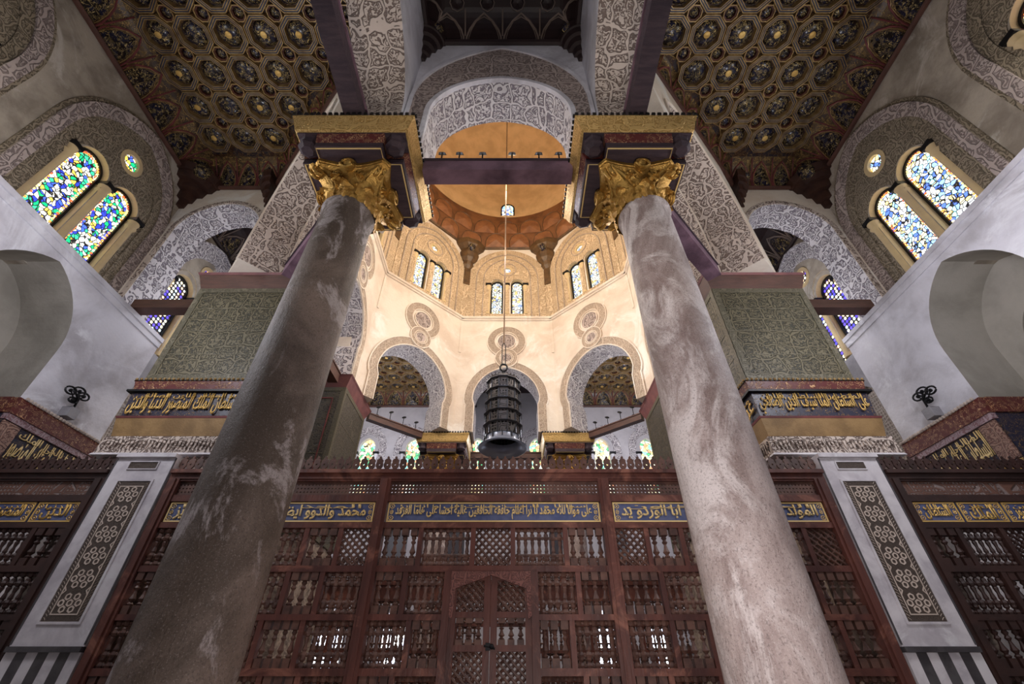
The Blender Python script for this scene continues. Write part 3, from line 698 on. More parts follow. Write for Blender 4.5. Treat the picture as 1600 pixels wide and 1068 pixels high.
# ------------------------------------------------------------------ ceilings of the bays
def coffer_proto(z, loc, parent, gilt=True):
    """large octagonal coffer: three painted frames, sunk panel and a domed boss with a gilt centre"""
    x, y = loc
    def octo(r, zz): return [(x + r / math.cos(PI / 8) * math.cos(PI / 8 + PI / 4 * i), y + r / math.cos(PI / 8) * math.sin(PI / 8 + PI / 4 * i), zz) for i in range(8)]
    def ringm(bm, r0, r1, z0, z1, mi):
        A = [bm.verts.new(p) for p in octo(r0, z1)]; C_ = [bm.verts.new(p) for p in octo(r0, z0)]; D_ = [bm.verts.new(p) for p in octo(r1, z0)]; E_ = [bm.verts.new(p) for p in octo(r1, z1)]
        for q in range(8):
            p = (q + 1) % 8
            bm.faces.new((A[q], A[p], C_[p], C_[q])).material_index = mi; bm.faces.new((C_[q], C_[p], D_[p], D_[q])).material_index = mi; bm.faces.new((D_[q], D_[p], E_[p], E_[q])).material_index = mi
    bm = B()
    ringm(bm, 0.425, 0.445, z - 0.17, z, 0); ringm(bm, 0.395, 0.425, z - 0.15, z, 2); ringm(bm, 0.375, 0.395, z - 0.16, z, 0); ringm(bm, 0.345, 0.375, z - 0.15, z, 2); ringm(bm, 0.33, 0.345, z - 0.16, z, 0)
    c = obj('coffer', bm, [STRAPG, STRAPR, STRAPB], parent)
    bm = B(); lathe(bm, x, y, [(0.31, z), (0.29, z - 0.05), (0.24, z - 0.10), (0.16, z - 0.135)] + ([(0.085, z - 0.145), (0.08, z - 0.165), (0.04, z - 0.18), (0.001, z - 0.185)] if gilt else [(0.08, z - 0.15), (0.001, z - 0.155)]), 20, 0, False)
    for f in bm.faces:
        if gilt and f.calc_center_median().z < z - 0.145: f.material_index = 1
    obj('boss', bm, [BOSSM, GOLDP], c, smooth=True)
    return c
def small_proto(z, loc, parent):
    x, y = loc; bm = B()
    def octo(r, zz): return [(x + r * math.cos(PI / 8 + PI / 4 * i), y + r * math.sin(PI / 8 + PI / 4 * i), zz) for i in range(8)]
    for r0, r1, h_, mi in ((0.175, 0.20, 0.13, 0), (0.14, 0.175, 0.09, 1)):
        A = [bm.verts.new(p) for p in octo(r0, z)]; C_ = [bm.verts.new(p) for p in octo(r0, z - h_)]; D_ = [bm.verts.new(p) for p in octo(r1, z - h_)]; E_ = [bm.verts.new(p) for p in octo(r1, z)]
        for q in range(8):
            p = (q + 1) % 8
            for L in ((A, C_), (C_, D_), (D_, E_)): bm.faces.new((L[0][q], L[0][p], L[1][p], L[1][q])).material_index = mi
    c = obj('small_coffer', bm, [STRAPG, STRAPR], parent)
    bm = B(); lathe(bm, x, y, [(0.13, z), (0.11, z - 0.05), (0.05, z - 0.085), (0.001, z - 0.09)], 12, 0, False); obj('small_boss', bm, BOSSM, c, smooth=True)
    return c
PITCH = 0.92
def coffered(x0, nx, y0, ny, keep, name='ceiling', board=None, label=None):
    r = root('coffered_ceiling', (x0, y0, ZC), label, 'ceiling', kind='structure')
    bm = B(); lo_ = [bm.verts.new((a_, b_, ZC)) for a_, b_ in board]; hi_ = [bm.verts.new((a_, b_, ZC + 0.3)) for a_, b_ in board]; bm.faces.new(lo_); bm.faces.new(hi_)
    for q in range(len(board)): bm.faces.new((lo_[q], lo_[(q + 1) % len(board)], hi_[(q + 1) % len(board)], hi_[q]))
    obj('painted_boards', bm, CEILP, r)
    P1 = {}; P2 = None; bms = B(); ns = 0
    for j in range(ny):
        for i in range(nx):
            x = x0 + i * PITCH; y = y0 + j * PITCH
            if keep(x, y):
                gk = (i * 7 + j * 5 + (i * j) % 3) % 5 < 2
                if gk not in P1: P1[gk] = (coffer_proto(ZC, (x, y), r, gk), (x, y))
                else: dup(P1[gk][0], (x - P1[gk][1][0], y - P1[gk][1][1], 0), r)
            xs, ys = x + PITCH / 2, y + PITCH / 2
            if keep(xs, ys):
                if P2 is None: P2 = small_proto(ZC, (xs, ys), r); L2 = (xs, ys)
                else: dup(P2, (xs - L2[0], ys - L2[1], 0), r)
                for dx, dy in ((1, 1), (1, -1), (-1, 1), (-1, -1)):   # straps crossing at the small coffers
                    for o_ in (-0.035, 0.035):
                        px, py = -dy * o_ , dx * o_
                        a_ = Vector((xs + dx * 0.15 + px, ys + dy * 0.0 + py, ZC - 0.07)); 
                for (ax, ay, bx, by) in ((0.0, 0.2, 0.0, 0.30), ):
                    pass
                for q in range(4):
                    an = q * PI / 2; c_, s_ = math.cos(an), math.sin(an)
                    for o_ in (-0.14, 0.14):
                        p0 = (xs + c_ * 0.10 - s_ * o_ * 1.0, ys + s_ * 0.10 + c_ * o_ * 1.0); p1 = (xs + c_ * 0.46 - s_ * (-o_ * 0.2), ys + s_ * 0.46 + c_ * (-o_ * 0.2))
                        tube(bms, [(p0[0], p0[1], ZC - 0.10), (p1[0], p1[1], ZC - 0.10)], 0.014, 4)
    obj('strapwork', bms, STRAPG, r)
    return r
def cove(p0, p1, inward, nmod, z0=ZW, z1=ZC, depth=0.62, cm=None, line=None, parent=None, lobes=True):
    """quarter-round cove with a row of pointed painted lobes between red ribs"""
    p0 = Vector((p0[0], p0[1], 0)); p1 = Vector((p1[0], p1[1], 0)); L = (p1 - p0).length; u = (p1 - p0).normalized(); n = Vector((inward[0], inward[1], 0)).normalized()
    def pt(s, t, lift=0.0):
        a = t * PI / 2
        q = p0 + u * s + n * (depth * (1 - math.cos(a)) * 0.85 + depth * 0.15 * t + lift); return Vector((q.x, q.y, z0 + (z1 - z0) * math.sin(a) * 0.8 + (z1 - z0) * 0.2 * t - lift * 0.5))
    bm = B(); rows = [[bm.verts.new(pt(s * L, t / 8.0)) for t in range(9)] for s in (0, 1)]
    for t in range(8): bm.faces.new((rows[0][t], rows[0][t + 1], rows[1][t + 1], rows[1][t]))
    obj('cove', bm, cm or COVEM, parent)
    bm = B(); w = L / nmod
    for i in range(nmod):
        c = (i + 0.5) * w
        for k_ in (0.46, 0.40):
            pts = [(c - k_ * w, 0.02), (c - k_ * w, 0.25), (c - k_ * w * 0.85, 0.45), (c - k_ * w * 0.5, 0.66), (c, 0.84 if k_ > 0.43 else 0.76), (c + k_ * w * 0.5, 0.66), (c + k_ * w * 0.85, 0.45), (c + k_ * w, 0.25), (c + k_ * w, 0.02)]
            tube(bm, [pt(a_, b_, 0.015) for a_, b_ in pts], 0.026 if k_ > 0.43 else 0.010, 5, mi=0 if k_ > 0.43 else 1)
        tube(bm, [pt(c + w / 2, 0.3, 0.01), pt(c + w / 2, 0.95, 0.01)], 0.02, 4)
        if lobes:
            cen = bm.verts.new(pt(c, 0.38, 0.06)); pr = [(c - .36 * w, 0.06), (c - .35 * w, 0.3), (c - .25 * w, 0.52), (c, 0.72), (c + .25 * w, 0.52), (c + .35 * w, 0.3), (c + .36 * w, 0.06)]
            rg = [bm.verts.new(pt(a_, b_, 0.005)) for a_, b_ in pr]
            for q in range(len(rg)): bm.faces.new((cen, rg[q], rg[(q + 1) % len(rg)])).material_index = 2
    obj('cove_ribs', bm, [REDW if line is None else line, STRAPG if line is None else line, BOSSM], parent)
    bm = B(); a, b = p0 + n * 0.06, p1 + n * 0.06
    tube(bm, [(a.x, a.y, z0), (b.x, b.y, z0)], 0.07, 6); obj('cove_moulding', bm, CAPW if line is None else CENTC, parent)
def bracket(x, y, dx, dy, parent, m=None, sc=1.0):
    """stepped corner bracket hanging under the cove"""
    bm = B()
    for (r_, z0, z1) in ((0.95, 12.62, 12.85), (0.78, 12.42, 12.64), (0.56, 12.18, 12.44), (0.34, 11.9, 12.2), (0.18, 11.66, 11.92)):
        r_ = r_ * sc
        ring = [(x, y)] + [(x + dx * r_ * math.cos(PI / 2 * k / 6), y + dy * r_ * math.sin(PI / 2 * k / 6)) for k in range(7)]
        lo = [bm.verts.new((a_ * 0.9 + x * 0.1, b_ * 0.9 + y * 0.1, z0)) for a_, b_ in ring]; hi = [bm.verts.new((a_, b_, z1)) for a_, b_ in ring]
        bm.faces.new(lo); bm.faces.new(hi)
        for q in range(8): bm.faces.new((lo[q], lo[(q + 1) % 8], hi[(q + 1) % 8], hi[q]))
    br = obj('corner_bracket', bm, m or CEILW, parent)
    bm = B(); ball(bm, (x + dx * 0.55 * sc, y + dy * 0.55 * sc, 12.78), 0.26 * sc, u=14, v=8); obj('corner_boss', bm, BOSSM, br, smooth=True)
for sx, side in ((-1, 'left'), (1, 'right')):
    xs0 = 9.02
    for near in (1, 0):
        fy = (lambda y: y) if near else (lambda y: 2 * CY - y)
        def keep(x, y, sx=sx, near=near):
            X = abs(x); Yn = y if near else 2 * CY - y
            return (X - Yn > -0.80 + 0.40) and X > 3.4 and X < 9.3 and Yn < 7.35 and Yn > (-1.5 if near else -0.75)
        x0 = sx * 9.02 if sx < 0 else 9.02 - 6 * PITCH
        if near: y0, ny = 4.14 - 5 * PITCH, 9
        else: y0, ny = 2 * CY - 6.9, 9
        bd = [(sx * 2.9, fy(YN)), (sx * 10.2, fy(YN)), (sx * 10.2, fy(8.3)), (sx * 7.3, fy(8.3)), (sx * 2.9, fy(3.9))]
        r = coffered(x0, 7, y0, ny, keep, board=bd, label='%s coffered ceiling of painted octagons with gilt bosses over the %s bay' % (side, 'near' if near else 'far'))
        sg = 1 if near else -1
        cove((sx * XW, fy(-1.5)), (sx * XW, fy(8.2)), (-sx, 0), 11, parent=r)
        cove((sx * XW, fy(8.2)), (sx * 7.4, fy(8.2)), (0, -sg), 4, parent=r)
        cove((sx * 7.4, fy(8.2)), (sx * 3.0, fy(3.8)), (sx, -sg), 8, depth=0.40, parent=r)
        cove((sx * 2.94, fy(3.8)), (sx * 2.94, fy(-1.5)), (sx, 0), 6, depth=0.45, parent=r)
        if not near: cove((sx * XW, YF), (sx * 3.0, YF), (0, -1), 7, parent=r)
        bracket(sx * XW, fy(8.2), -sx, -sg, r); bracket(sx * 7.30, fy(8.15), sx, -sg, r, sc=0.62)
# lateral bays between the two transverse walls
for sx, side in ((-1, 'left'), (1, 'right')):
    r = root('coffered_ceiling', (sx * 8, CY, ZC), 'dark panelled ceiling over the %s lateral bay beyond the pier' % side, 'ceiling', kind='structure')
    bm = B(); box(bm, min(sx * 5.6, sx * 10.3), max(sx * 5.6, sx * 10.3), 9.0, 11.8, ZC - 0.6, ZC - 0.4); obj('painted_boards', bm, CENTC, r)
    cove((sx * XW, 9.1), (sx * XW, 11.7), (-sx, 0), 3, parent=r, line=CENTL, cm=CENTC, z0=12.2, z1=13.0)
# centre bays (near and far): dark ceiling with pale lines
for near in (1, 0):
    fy = (lambda y: y) if near else (lambda y: 2 * CY - y)
    sg = 1 if near else -1
    r = root('coffered_ceiling', (0, fy(2), ZC), 'dark ceiling with pale outlined square coffers over the %s centre bay' % ('near' if near else 'far'), 'ceiling', kind='structure')
    bm = B(); ya, yb = sorted((fy(YN), fy(4.2))); box(bm, -2.0, 2.0, ya, yb, ZC, ZC + 0.2); obj('painted_boards', bm, CENTC, r)
    cove((-1.9, fy(4.13)), (1.9, fy(4.13)), (0, -sg), 4, depth=0.55, parent=r, cm=CENTC, line=CENTL, lobes=False)
    for s_ in (-1, 1): cove((s_ * 1.9, fy(4.13)), (s_ * 1.9, fy(-1.5)), (-s_, 0), 6, depth=0.45, parent=r, cm=CENTC, line=CENTL, lobes=False); bracket(s_ * 1.9, fy(4.13), -s_, -sg, r, CENTC, 0.55)
    for j in range(6 if near else 4):
        for i in range(4):
            x = -1.14 + i * 0.76; y = fy(3.0 - j * 0.95)
            bm = B()
            for h_, zz in ((0.30, ZC - 0.10), ):
                L = [(x - h_, y - h_), (x + h_, y - h_), (x + h_, y + h_), (x - h_, y + h_)]
                tube(bm, [(a_, b_, zz) for a_, b_ in L], 0.014, 4, mi=1, closed=True)
            rect_ring(bm, x - 0.26, x + 0.26, y - 0.26, y + 0.26, [(0, ZC), (0, ZC - 0.10), (0.06, ZC - 0.12), (0.06, ZC)], 0)
            c = obj('coffer', bm, [CENTC, CENTL], r)
            bm = B(); lathe(bm, x, y + 0.475, [(0.15, ZC), (0.13, ZC - 0.08), (0.001, ZC - 0.11)], 8, 0, False); tube(bm, [(x + 0.18 * math.cos(PI / 4 * k), y + 0.475 + 0.18 * math.sin(PI / 4 * k), ZC - 0.06) for k in range(8)], 0.012, 4, mi=1, closed=True)
            obj('small_coffer', bm, [CENTC, CENTL], r)
# ------------------------------------------------------------------ Arabic lettering
AR = {'ا': (0xFE8D, 2), 'ب': (0xFE8F, 4), 'ة': (0xFE93, 2), 'ت': (0xFE95, 4), 'ث': (0xFE99, 4), 'ج': (0xFE9D, 4), 'ح': (0xFEA1, 4), 'خ': (0xFEA5, 4), 'د': (0xFEA9, 2), 'ذ': (0xFEAB, 2),
      'ر': (0xFEAD, 2), 'ز': (0xFEAF, 2), 'س': (0xFEB1, 4), 'ش': (0xFEB5, 4), 'ص': (0xFEB9, 4), 'ض': (0xFEBD, 4), 'ط': (0xFEC1, 4), 'ظ': (0xFEC5, 4), 'ع': (0xFEC9, 4), 'غ': (0xFECD, 4),
      'ف': (0xFED1, 4), 'ق': (0xFED5, 4), 'ك': (0xFED9, 4), 'ل': (0xFEDD, 4), 'م': (0xFEE1, 4), 'ن': (0xFEE5, 4), 'ه': (0xFEE9, 4), 'و': (0xFEED, 2), 'ى': (0xFEEF, 2), 'ي': (0xFEF1, 4)}
def shape_ar(s):
    out = []
    for i, ch in enumerate(s):
        if ch not in AR: out.append(ch); continue
        base, n = AR[ch]
        prev = i > 0 and s[i - 1] in AR and AR[s[i - 1]][1] == 4
        nxt = i + 1 < len(s) and s[i + 1] in AR and n == 4
        out.append(chr(base + (3 if prev and nxt else 1 if prev else 2 if nxt else 0)))
    return ''.join(out[::-1])
def lettering(text, w, h, weight=0.012, depth=0.012):
    """text mesh scaled into a w x h box lying in the x-z plane, lower left corner at the origin; facing -y"""
    cu = bpy.data.curves.new('lettering', 'FONT'); cu.body = shape_ar(text); cu.size = 1.0; cu.resolution_u = 2; cu.offset = weight; cu.extrude = 0.0
    o = bpy.data.objects.new('lettering_tmp', cu); COL.objects.link(o)
    bpy.context.view_layer.update()
    me = bpy.data.meshes.new_from_object(o.evaluated_get(bpy.context.evaluated_depsgraph_get()))
    bpy.data.objects.remove(o); bpy.data.curves.remove(cu)
    bm = B(); bm.from_mesh(me); bpy.data.meshes.remove(me)
    if not bm.verts: return bm
    xs = [v.co.x for v in bm.verts]; ys = [v.co.y for v in bm.verts]
    ax, ay = (max(xs) - min(xs)) or 1, (max(ys) - min(ys)) or 1
    for v in bm.verts: v.co = Vector(((v.co.x - min(xs)) / ax * w, 0, (v.co.y - min(ys)) / ay * h))
    g = bmesh.ops.extrude_face_region(bm, geom=bm.faces[:])
    for v in [e for e in g['geom'] if isinstance(e, bmesh.types.BMVert)]: v.co.y -= depth
    return bm
def place_letters(fr, s0, s1, z0, z1, text, mat, parent, second=None, flip=1, n=-0.03, weight=0.02, name='lettering'):
    """main line in the lower two thirds with tall stems, a lighter line stacked above"""
    bm = lettering(text, (s1 - s0), (z1 - z0), weight)
    if second:
        b2 = lettering(second, (s1 - s0) * 0.94, (z1 - z0) * 0.36, weight * 0.3)
        for v in b2.verts: v.co += Vector(((s1 - s0) * 0.03, -0.004, (z1 - z0) * 0.66))
        me = bpy.data.meshes.new('t'); b2.to_mesh(me); bm.from_mesh(me); bpy.data.meshes.remove(me); b2.free()
    for v in bm.verts:
        s = s0 + v.co.x if flip > 0 else s1 - v.co.x
        v.co = fr.p(s, z0 + v.co.z, n + v.co.y)
    return obj(name, bm, mat, parent)

# ------------------------------------------------------------------ columns with gilded capitals and boxed imposts
def column(x, y, gran, label, detail=True, dx=0.0):
    r = root('granite_column', (x, y, -1.5), label, 'column', 'columns of the octagon')
    bm = B(); prof = [(0.56, -1.5), (0.56, -1.3), (0.50, -1.2), (0.47, -1.1), (0.455, 0.0), (0.44, 2.0), (0.42, 4.0), (0.395, 6.0), (0.395, 6.08), (0.43, 6.14), (0.43, 6.2)]
    lathe(bm, x, y, prof, 48); obj('shaft', bm, gran, r, smooth=True)
    bm = B(); lathe(bm, x, y, [(0.72, -1.5), (0.72, -1.38), (0.60, -1.32), (0.58, -1.26)], 32); obj('base', bm, gran, r)
    # capital: bell, two rows of acanthus leaves, corner volutes, concave abacus with a flower on each side
    cp = B(); x += dx * 0.6; lathe(cp, x, y, [(0.37, 6.18), (0.39, 6.3), (0.40, 6.5), (0.46, 6.7), (0.56, 6.8)], 32)
    cap = obj('capital', cp, GOLD, r, smooth=True)
    for row, (n, z0, hgt, rad, wid, a0) in enumerate(((8, 6.16, 0.34, 0.40, 0.155, 0.0), (8, 6.28, 0.42, 0.42, 0.15, PI / 8))):
        proto = None
        for k in range(n):
            an = a0 + k * 2 * PI / n
            bm = B(); c_, s_ = math.cos(an), math.sin(an); rows = []
            for i in range(8):
                t_ = i / 7.0
                out_ = rad + 0.01 + 0.03 * math.sin(t_ * PI * 0.5) + (0.0 if t_ < 0.6 else (t_ - 0.6) ** 1.4 * 0.55)
                z = z0 + hgt * (t_ if t_ < 0.8 else 0.8 + (t_ - 0.8) * 0.2 - (t_ - 0.8) * 0.6)
                w_ = wid * (0.85 + 0.35 * math.sin(t_ * PI)) * (1 - 0.55 * t_ ** 3)
                row = []
                for j in range(7):
                    q = (j - 3) / 3.0
                    jag = 1.0 + (0.14 if (i % 2) else -0.10) * abs(q)
                    rr = out_ - 0.05 * abs(q) ** 2 + (0.028 if j == 3 else 0) + (0.016 if j in (1, 5) else 0)
                    tx = w_ * q * jag
                    row.append(bm.verts.new((x + c_ * rr - s_ * tx, y + s_ * rr + c_ * tx, z)))
                rows.append(row)
            for a_, b_ in zip(rows, rows[1:]):
                for j in range(6): bm.faces.new((a_[j], a_[j + 1], b_[j + 1], b_[j]))
            obj('acanthus_leaf', bm, GOLD, cap, smooth=True, recalc=False)
    for k in range(4):
        an = PI / 4 + k * PI / 2; c_, s_ = math.cos(an), math.sin(an); bm = B()
        for side_ in (-1, 1):
            pts = []; rr = []
            for i in range(22):
                t_ = i / 21.0
                if t_ < 0.45:
                    u = t_ / 0.45; rad_ = 0.42 + 0.30 * u ** 1.3; z = 6.42 + 0.38 * math.sin(u * PI / 2); tw = 0.17 * (1 - u)
                    rr.append(0.030 + 0.008 * u)
                else:
                    u = (t_ - 0.45) / 0.55; a_ = PI / 2 - u * 2.6 * PI; q = 0.105 * (1 - 0.72 * u); rad_ = 0.72 + q * math.cos(a_); z = 6.695 + q * math.sin(a_); tw = 0.0
                    rr.append(0.038 * (1 - 0.4 * u))
                off_ = side_ * (0.045 + tw)
                pts.append((x + c_ * rad_ - s_ * off_, y + s_ * rad_ + c_ * off_, z))
            tube(bm, pts, rr, 7)
        # leaf under the corner of the abacus
        rows = []
        for i in range(7):
            t_ = i / 6.0; rad_ = 0.44 + 0.42 * t_ ** 1.2; z = 6.46 + 0.36 * t_ ** 0.8 - 0.06 * t_ ** 3; w_ = 0.13 * (1 - 0.45 * t_)
            rows.append([bm.verts.new((x + c_ * (rad_ + 0.03 * (1 - abs(q))) - s_ * w_ * q, y + s_ * (rad_ + 0.03 * (1 - abs(q))) + c_ * w_ * q, z)) for q in (-1, -0.5, 0, 0.5, 1)])
        for a_, b_ in zip(rows, rows[1:]):
            for j in range(4): bm.faces.new((a_[j], a_[j + 1], b_[j + 1], b_[j]))
        obj('corner_volute', bm, GOLD, cap, smooth=True)
        an = k * PI / 2; c_, s_ = math.cos(an), math.sin(an); bm = B()
        # flower boss and paired inner helices on each side
        ball(bm, (x + c_ * 0.58, y + s_ * 0.58, 6.81), 0.10, sz=1.15, u=12, v=8)
        for q in range(3): lathe_pts = [(x + c_ * (0.60 + 0.03 * q) - s_ * 0.11 * math.cos(a_), y + s_ * (0.60 + 0.03 * q) + c_ * 0.11 * math.cos(a_), 6.81 - 0.03 * q + 0.11 * math.sin(a_)) for a_ in [2 * PI * i / 12 for i in range(12)]]; tube(bm, lathe_pts, 0.022, 5, closed=True)
        for side_ in (-1, 1):
            pts = []
            for i in range(14):
                u = i / 13.0
                if u < 0.4: tt = 0.22 - 0.10 * u / 0.4; zz = 6.48 + 0.20 * u / 0.4
                else: a_ = (u - 0.4) / 0.6 * 2.2 * PI; q = 0.07 * (1 - 0.6 * (u - 0.4) / 0.6); tt = 0.19 - q * math.cos(a_); zz = 6.68 + q * math.sin(a_)
                pts.append((x + c_ * 0.52 - s_ * side_ * tt, y + s_ * 0.52 + c_ * side_ * tt, zz))
            tube(bm, pts, 0.024, 5)
        obj('flower_boss', bm, GOLD, cap, smooth=True)
    x += dx * 0.4
    # abacus with four concave sides
    bm = B(); ring = []
    for k in range(4):
        a0 = -PI / 4 + k * PI / 2; A_ = Vector((math.cos(a0 - 0.09), math.sin(a0 - 0.09), 0)) * 0.84; B_ = Vector((math.cos(a0 + 0.09), math.sin(a0 + 0.09), 0)) * 0.84
        C_ = Vector((math.cos(a0 + PI / 2 - 0.09), math.sin(a0 + PI / 2 - 0.09), 0)) * 0.84
        ring.append(A_)
        for i in range(9):
            u = i / 8.0; p = B_.lerp(C_, u); nrm = Vector((math.cos(a0 + PI / 4), math.sin(a0 + PI / 4), 0)); ring.append(p - nrm * 0.10 * math.sin(u * PI))
    rows = []
    for sc, z in ((0.86, 6.78), (0.97, 6.82), (0.97, 6.85), (1.0, 6.86), (1.0, 6.93)): rows.append([bm.verts.new((x + p.x * sc, y + p.y * sc, z)) for p in ring])
    for a_, b_ in zip(rows, rows[1:]):
        for i in range(len(ring)): bm.faces.new((a_[i], a_[(i + 1) % len(ring)], b_[(i + 1) % len(ring)], b_[i]))
    bm.faces.new(rows[0][::-1]); bm.faces.new(rows[-1]); obj('abacus', bm, GOLD, cap)
    # impost: cross-shaped boards with cut corners, red carved box, flared gilt cornice, dentil edge
    imp = B(); h = 0.84; t_ = 0.55
    cross = [(-h, -t_), (-t_, -t_), (-t_, -h), (t_, -h), (t_, -t_), (h, -t_), (h, t_), (t_, t_), (t_, h), (-t_, h), (-t_, t_), (-h, t_)]
    lo = [imp.verts.new((x + a_, y + b_, 6.93)) for a_, b_ in cross]; hi = [imp.verts.new((x + a_, y + b_, 7.05)) for a_, b_ in cross]
    imp.faces.new(lo[::-1]); imp.faces.new(hi)
    for i in range(12): imp.faces.new((lo[i], lo[(i + 1) % 12], hi[(i + 1) % 12], hi[i]))
    ir = obj('impost', imp, PURPLE, r)
    bm = B()
    for sc_ in (0.96,):
        tube(bm, [(x + a_ * sc_, y + b_ * sc_, 6.925) for a_, b_ in cross], 0.013, 4, closed=True)
    obj('gilt_line', bm, GOLDL, ir)
    bm = B()
    for an in range(4):
        c_, s_ = round(math.cos(an * PI / 2)), round(math.sin(an * PI / 2))
        P_ = lambda u, v, z: (x + c_ * v - s_ * u, y + s_ * v + c_ * u, z)
        quad(bm, [P_(-0.56, 0.84, 7.05), P_(0.56, 0.84, 7.05), P_(0.56, 0.90, 7.25), P_(-0.56, 0.90, 7.25)], 0)
        for sg in (-1, 1): quad(bm, [P_(sg * 0.56, 0.84, 7.05), P_(sg * 0.56, 0.5, 7.05), P_(sg * 0.56, 0.5, 7.25), P_(sg * 0.56, 0.90, 7.25)], 0)
    obj('carved_frieze', bm, REDGOLD, ir)
    bm = B()
    for qx in (-1, 1):
        for qy in (-1, 1):
            lathe(bm, x + qx * 0.72, y + qy * 0.72, [(0.10, 7.0), (0.17, 7.06), (0.15, 7.16), (0.19, 7.25)], 7)
    obj('corner_pendant', bm, PURPLE, ir)
    bm = B(); box(bm, x - 0.90, x + 0.90, y - 0.90, y + 0.90, 7.24, 7.30); obj('impost_board', bm, PURPLE, ir)
    bm = B(); rect_ring(bm, x - 0.88, x + 0.88, y - 0.88, y + 0.88, [(0.0, 7.28), (0.02, 7.27), (0.06, 7.30), (0.115, 7.50), (0.15, 7.58), (0.15, 7.60), (-0.3, 7.62)]); obj('gilt_cornice', bm, GOLDC, ir)
    bm = B()
    for i in range(21):
        q = -1.0 + i * 0.1
        for (a_, b_) in ((q, -1.03), (q, 1.03), (-1.03, q), (1.03, q)): box(bm, x + a_ - 0.028, x + a_ + 0.028, y + b_ - 0.02, y + b_ + 0.02, 7.60, 7.66)
    obj('dentils', bm, IRON if detail else IRON, ir)
    return r
column(-2.50, 4.53, GRAN_D, 'near left column of brown mottled granite with a gilded capital', dx=0.07)
column(2.45, 4.53, GRAN_P, 'near right column of pale pinkish granite with a gilded capital', dx=-0.12)
for sx, side in ((-1, 'left'), (1, 'right')): column(sx * 2.40, 16.27, GRAN_P, 'far %s column whose gilt impost shows just over the screen' % side)

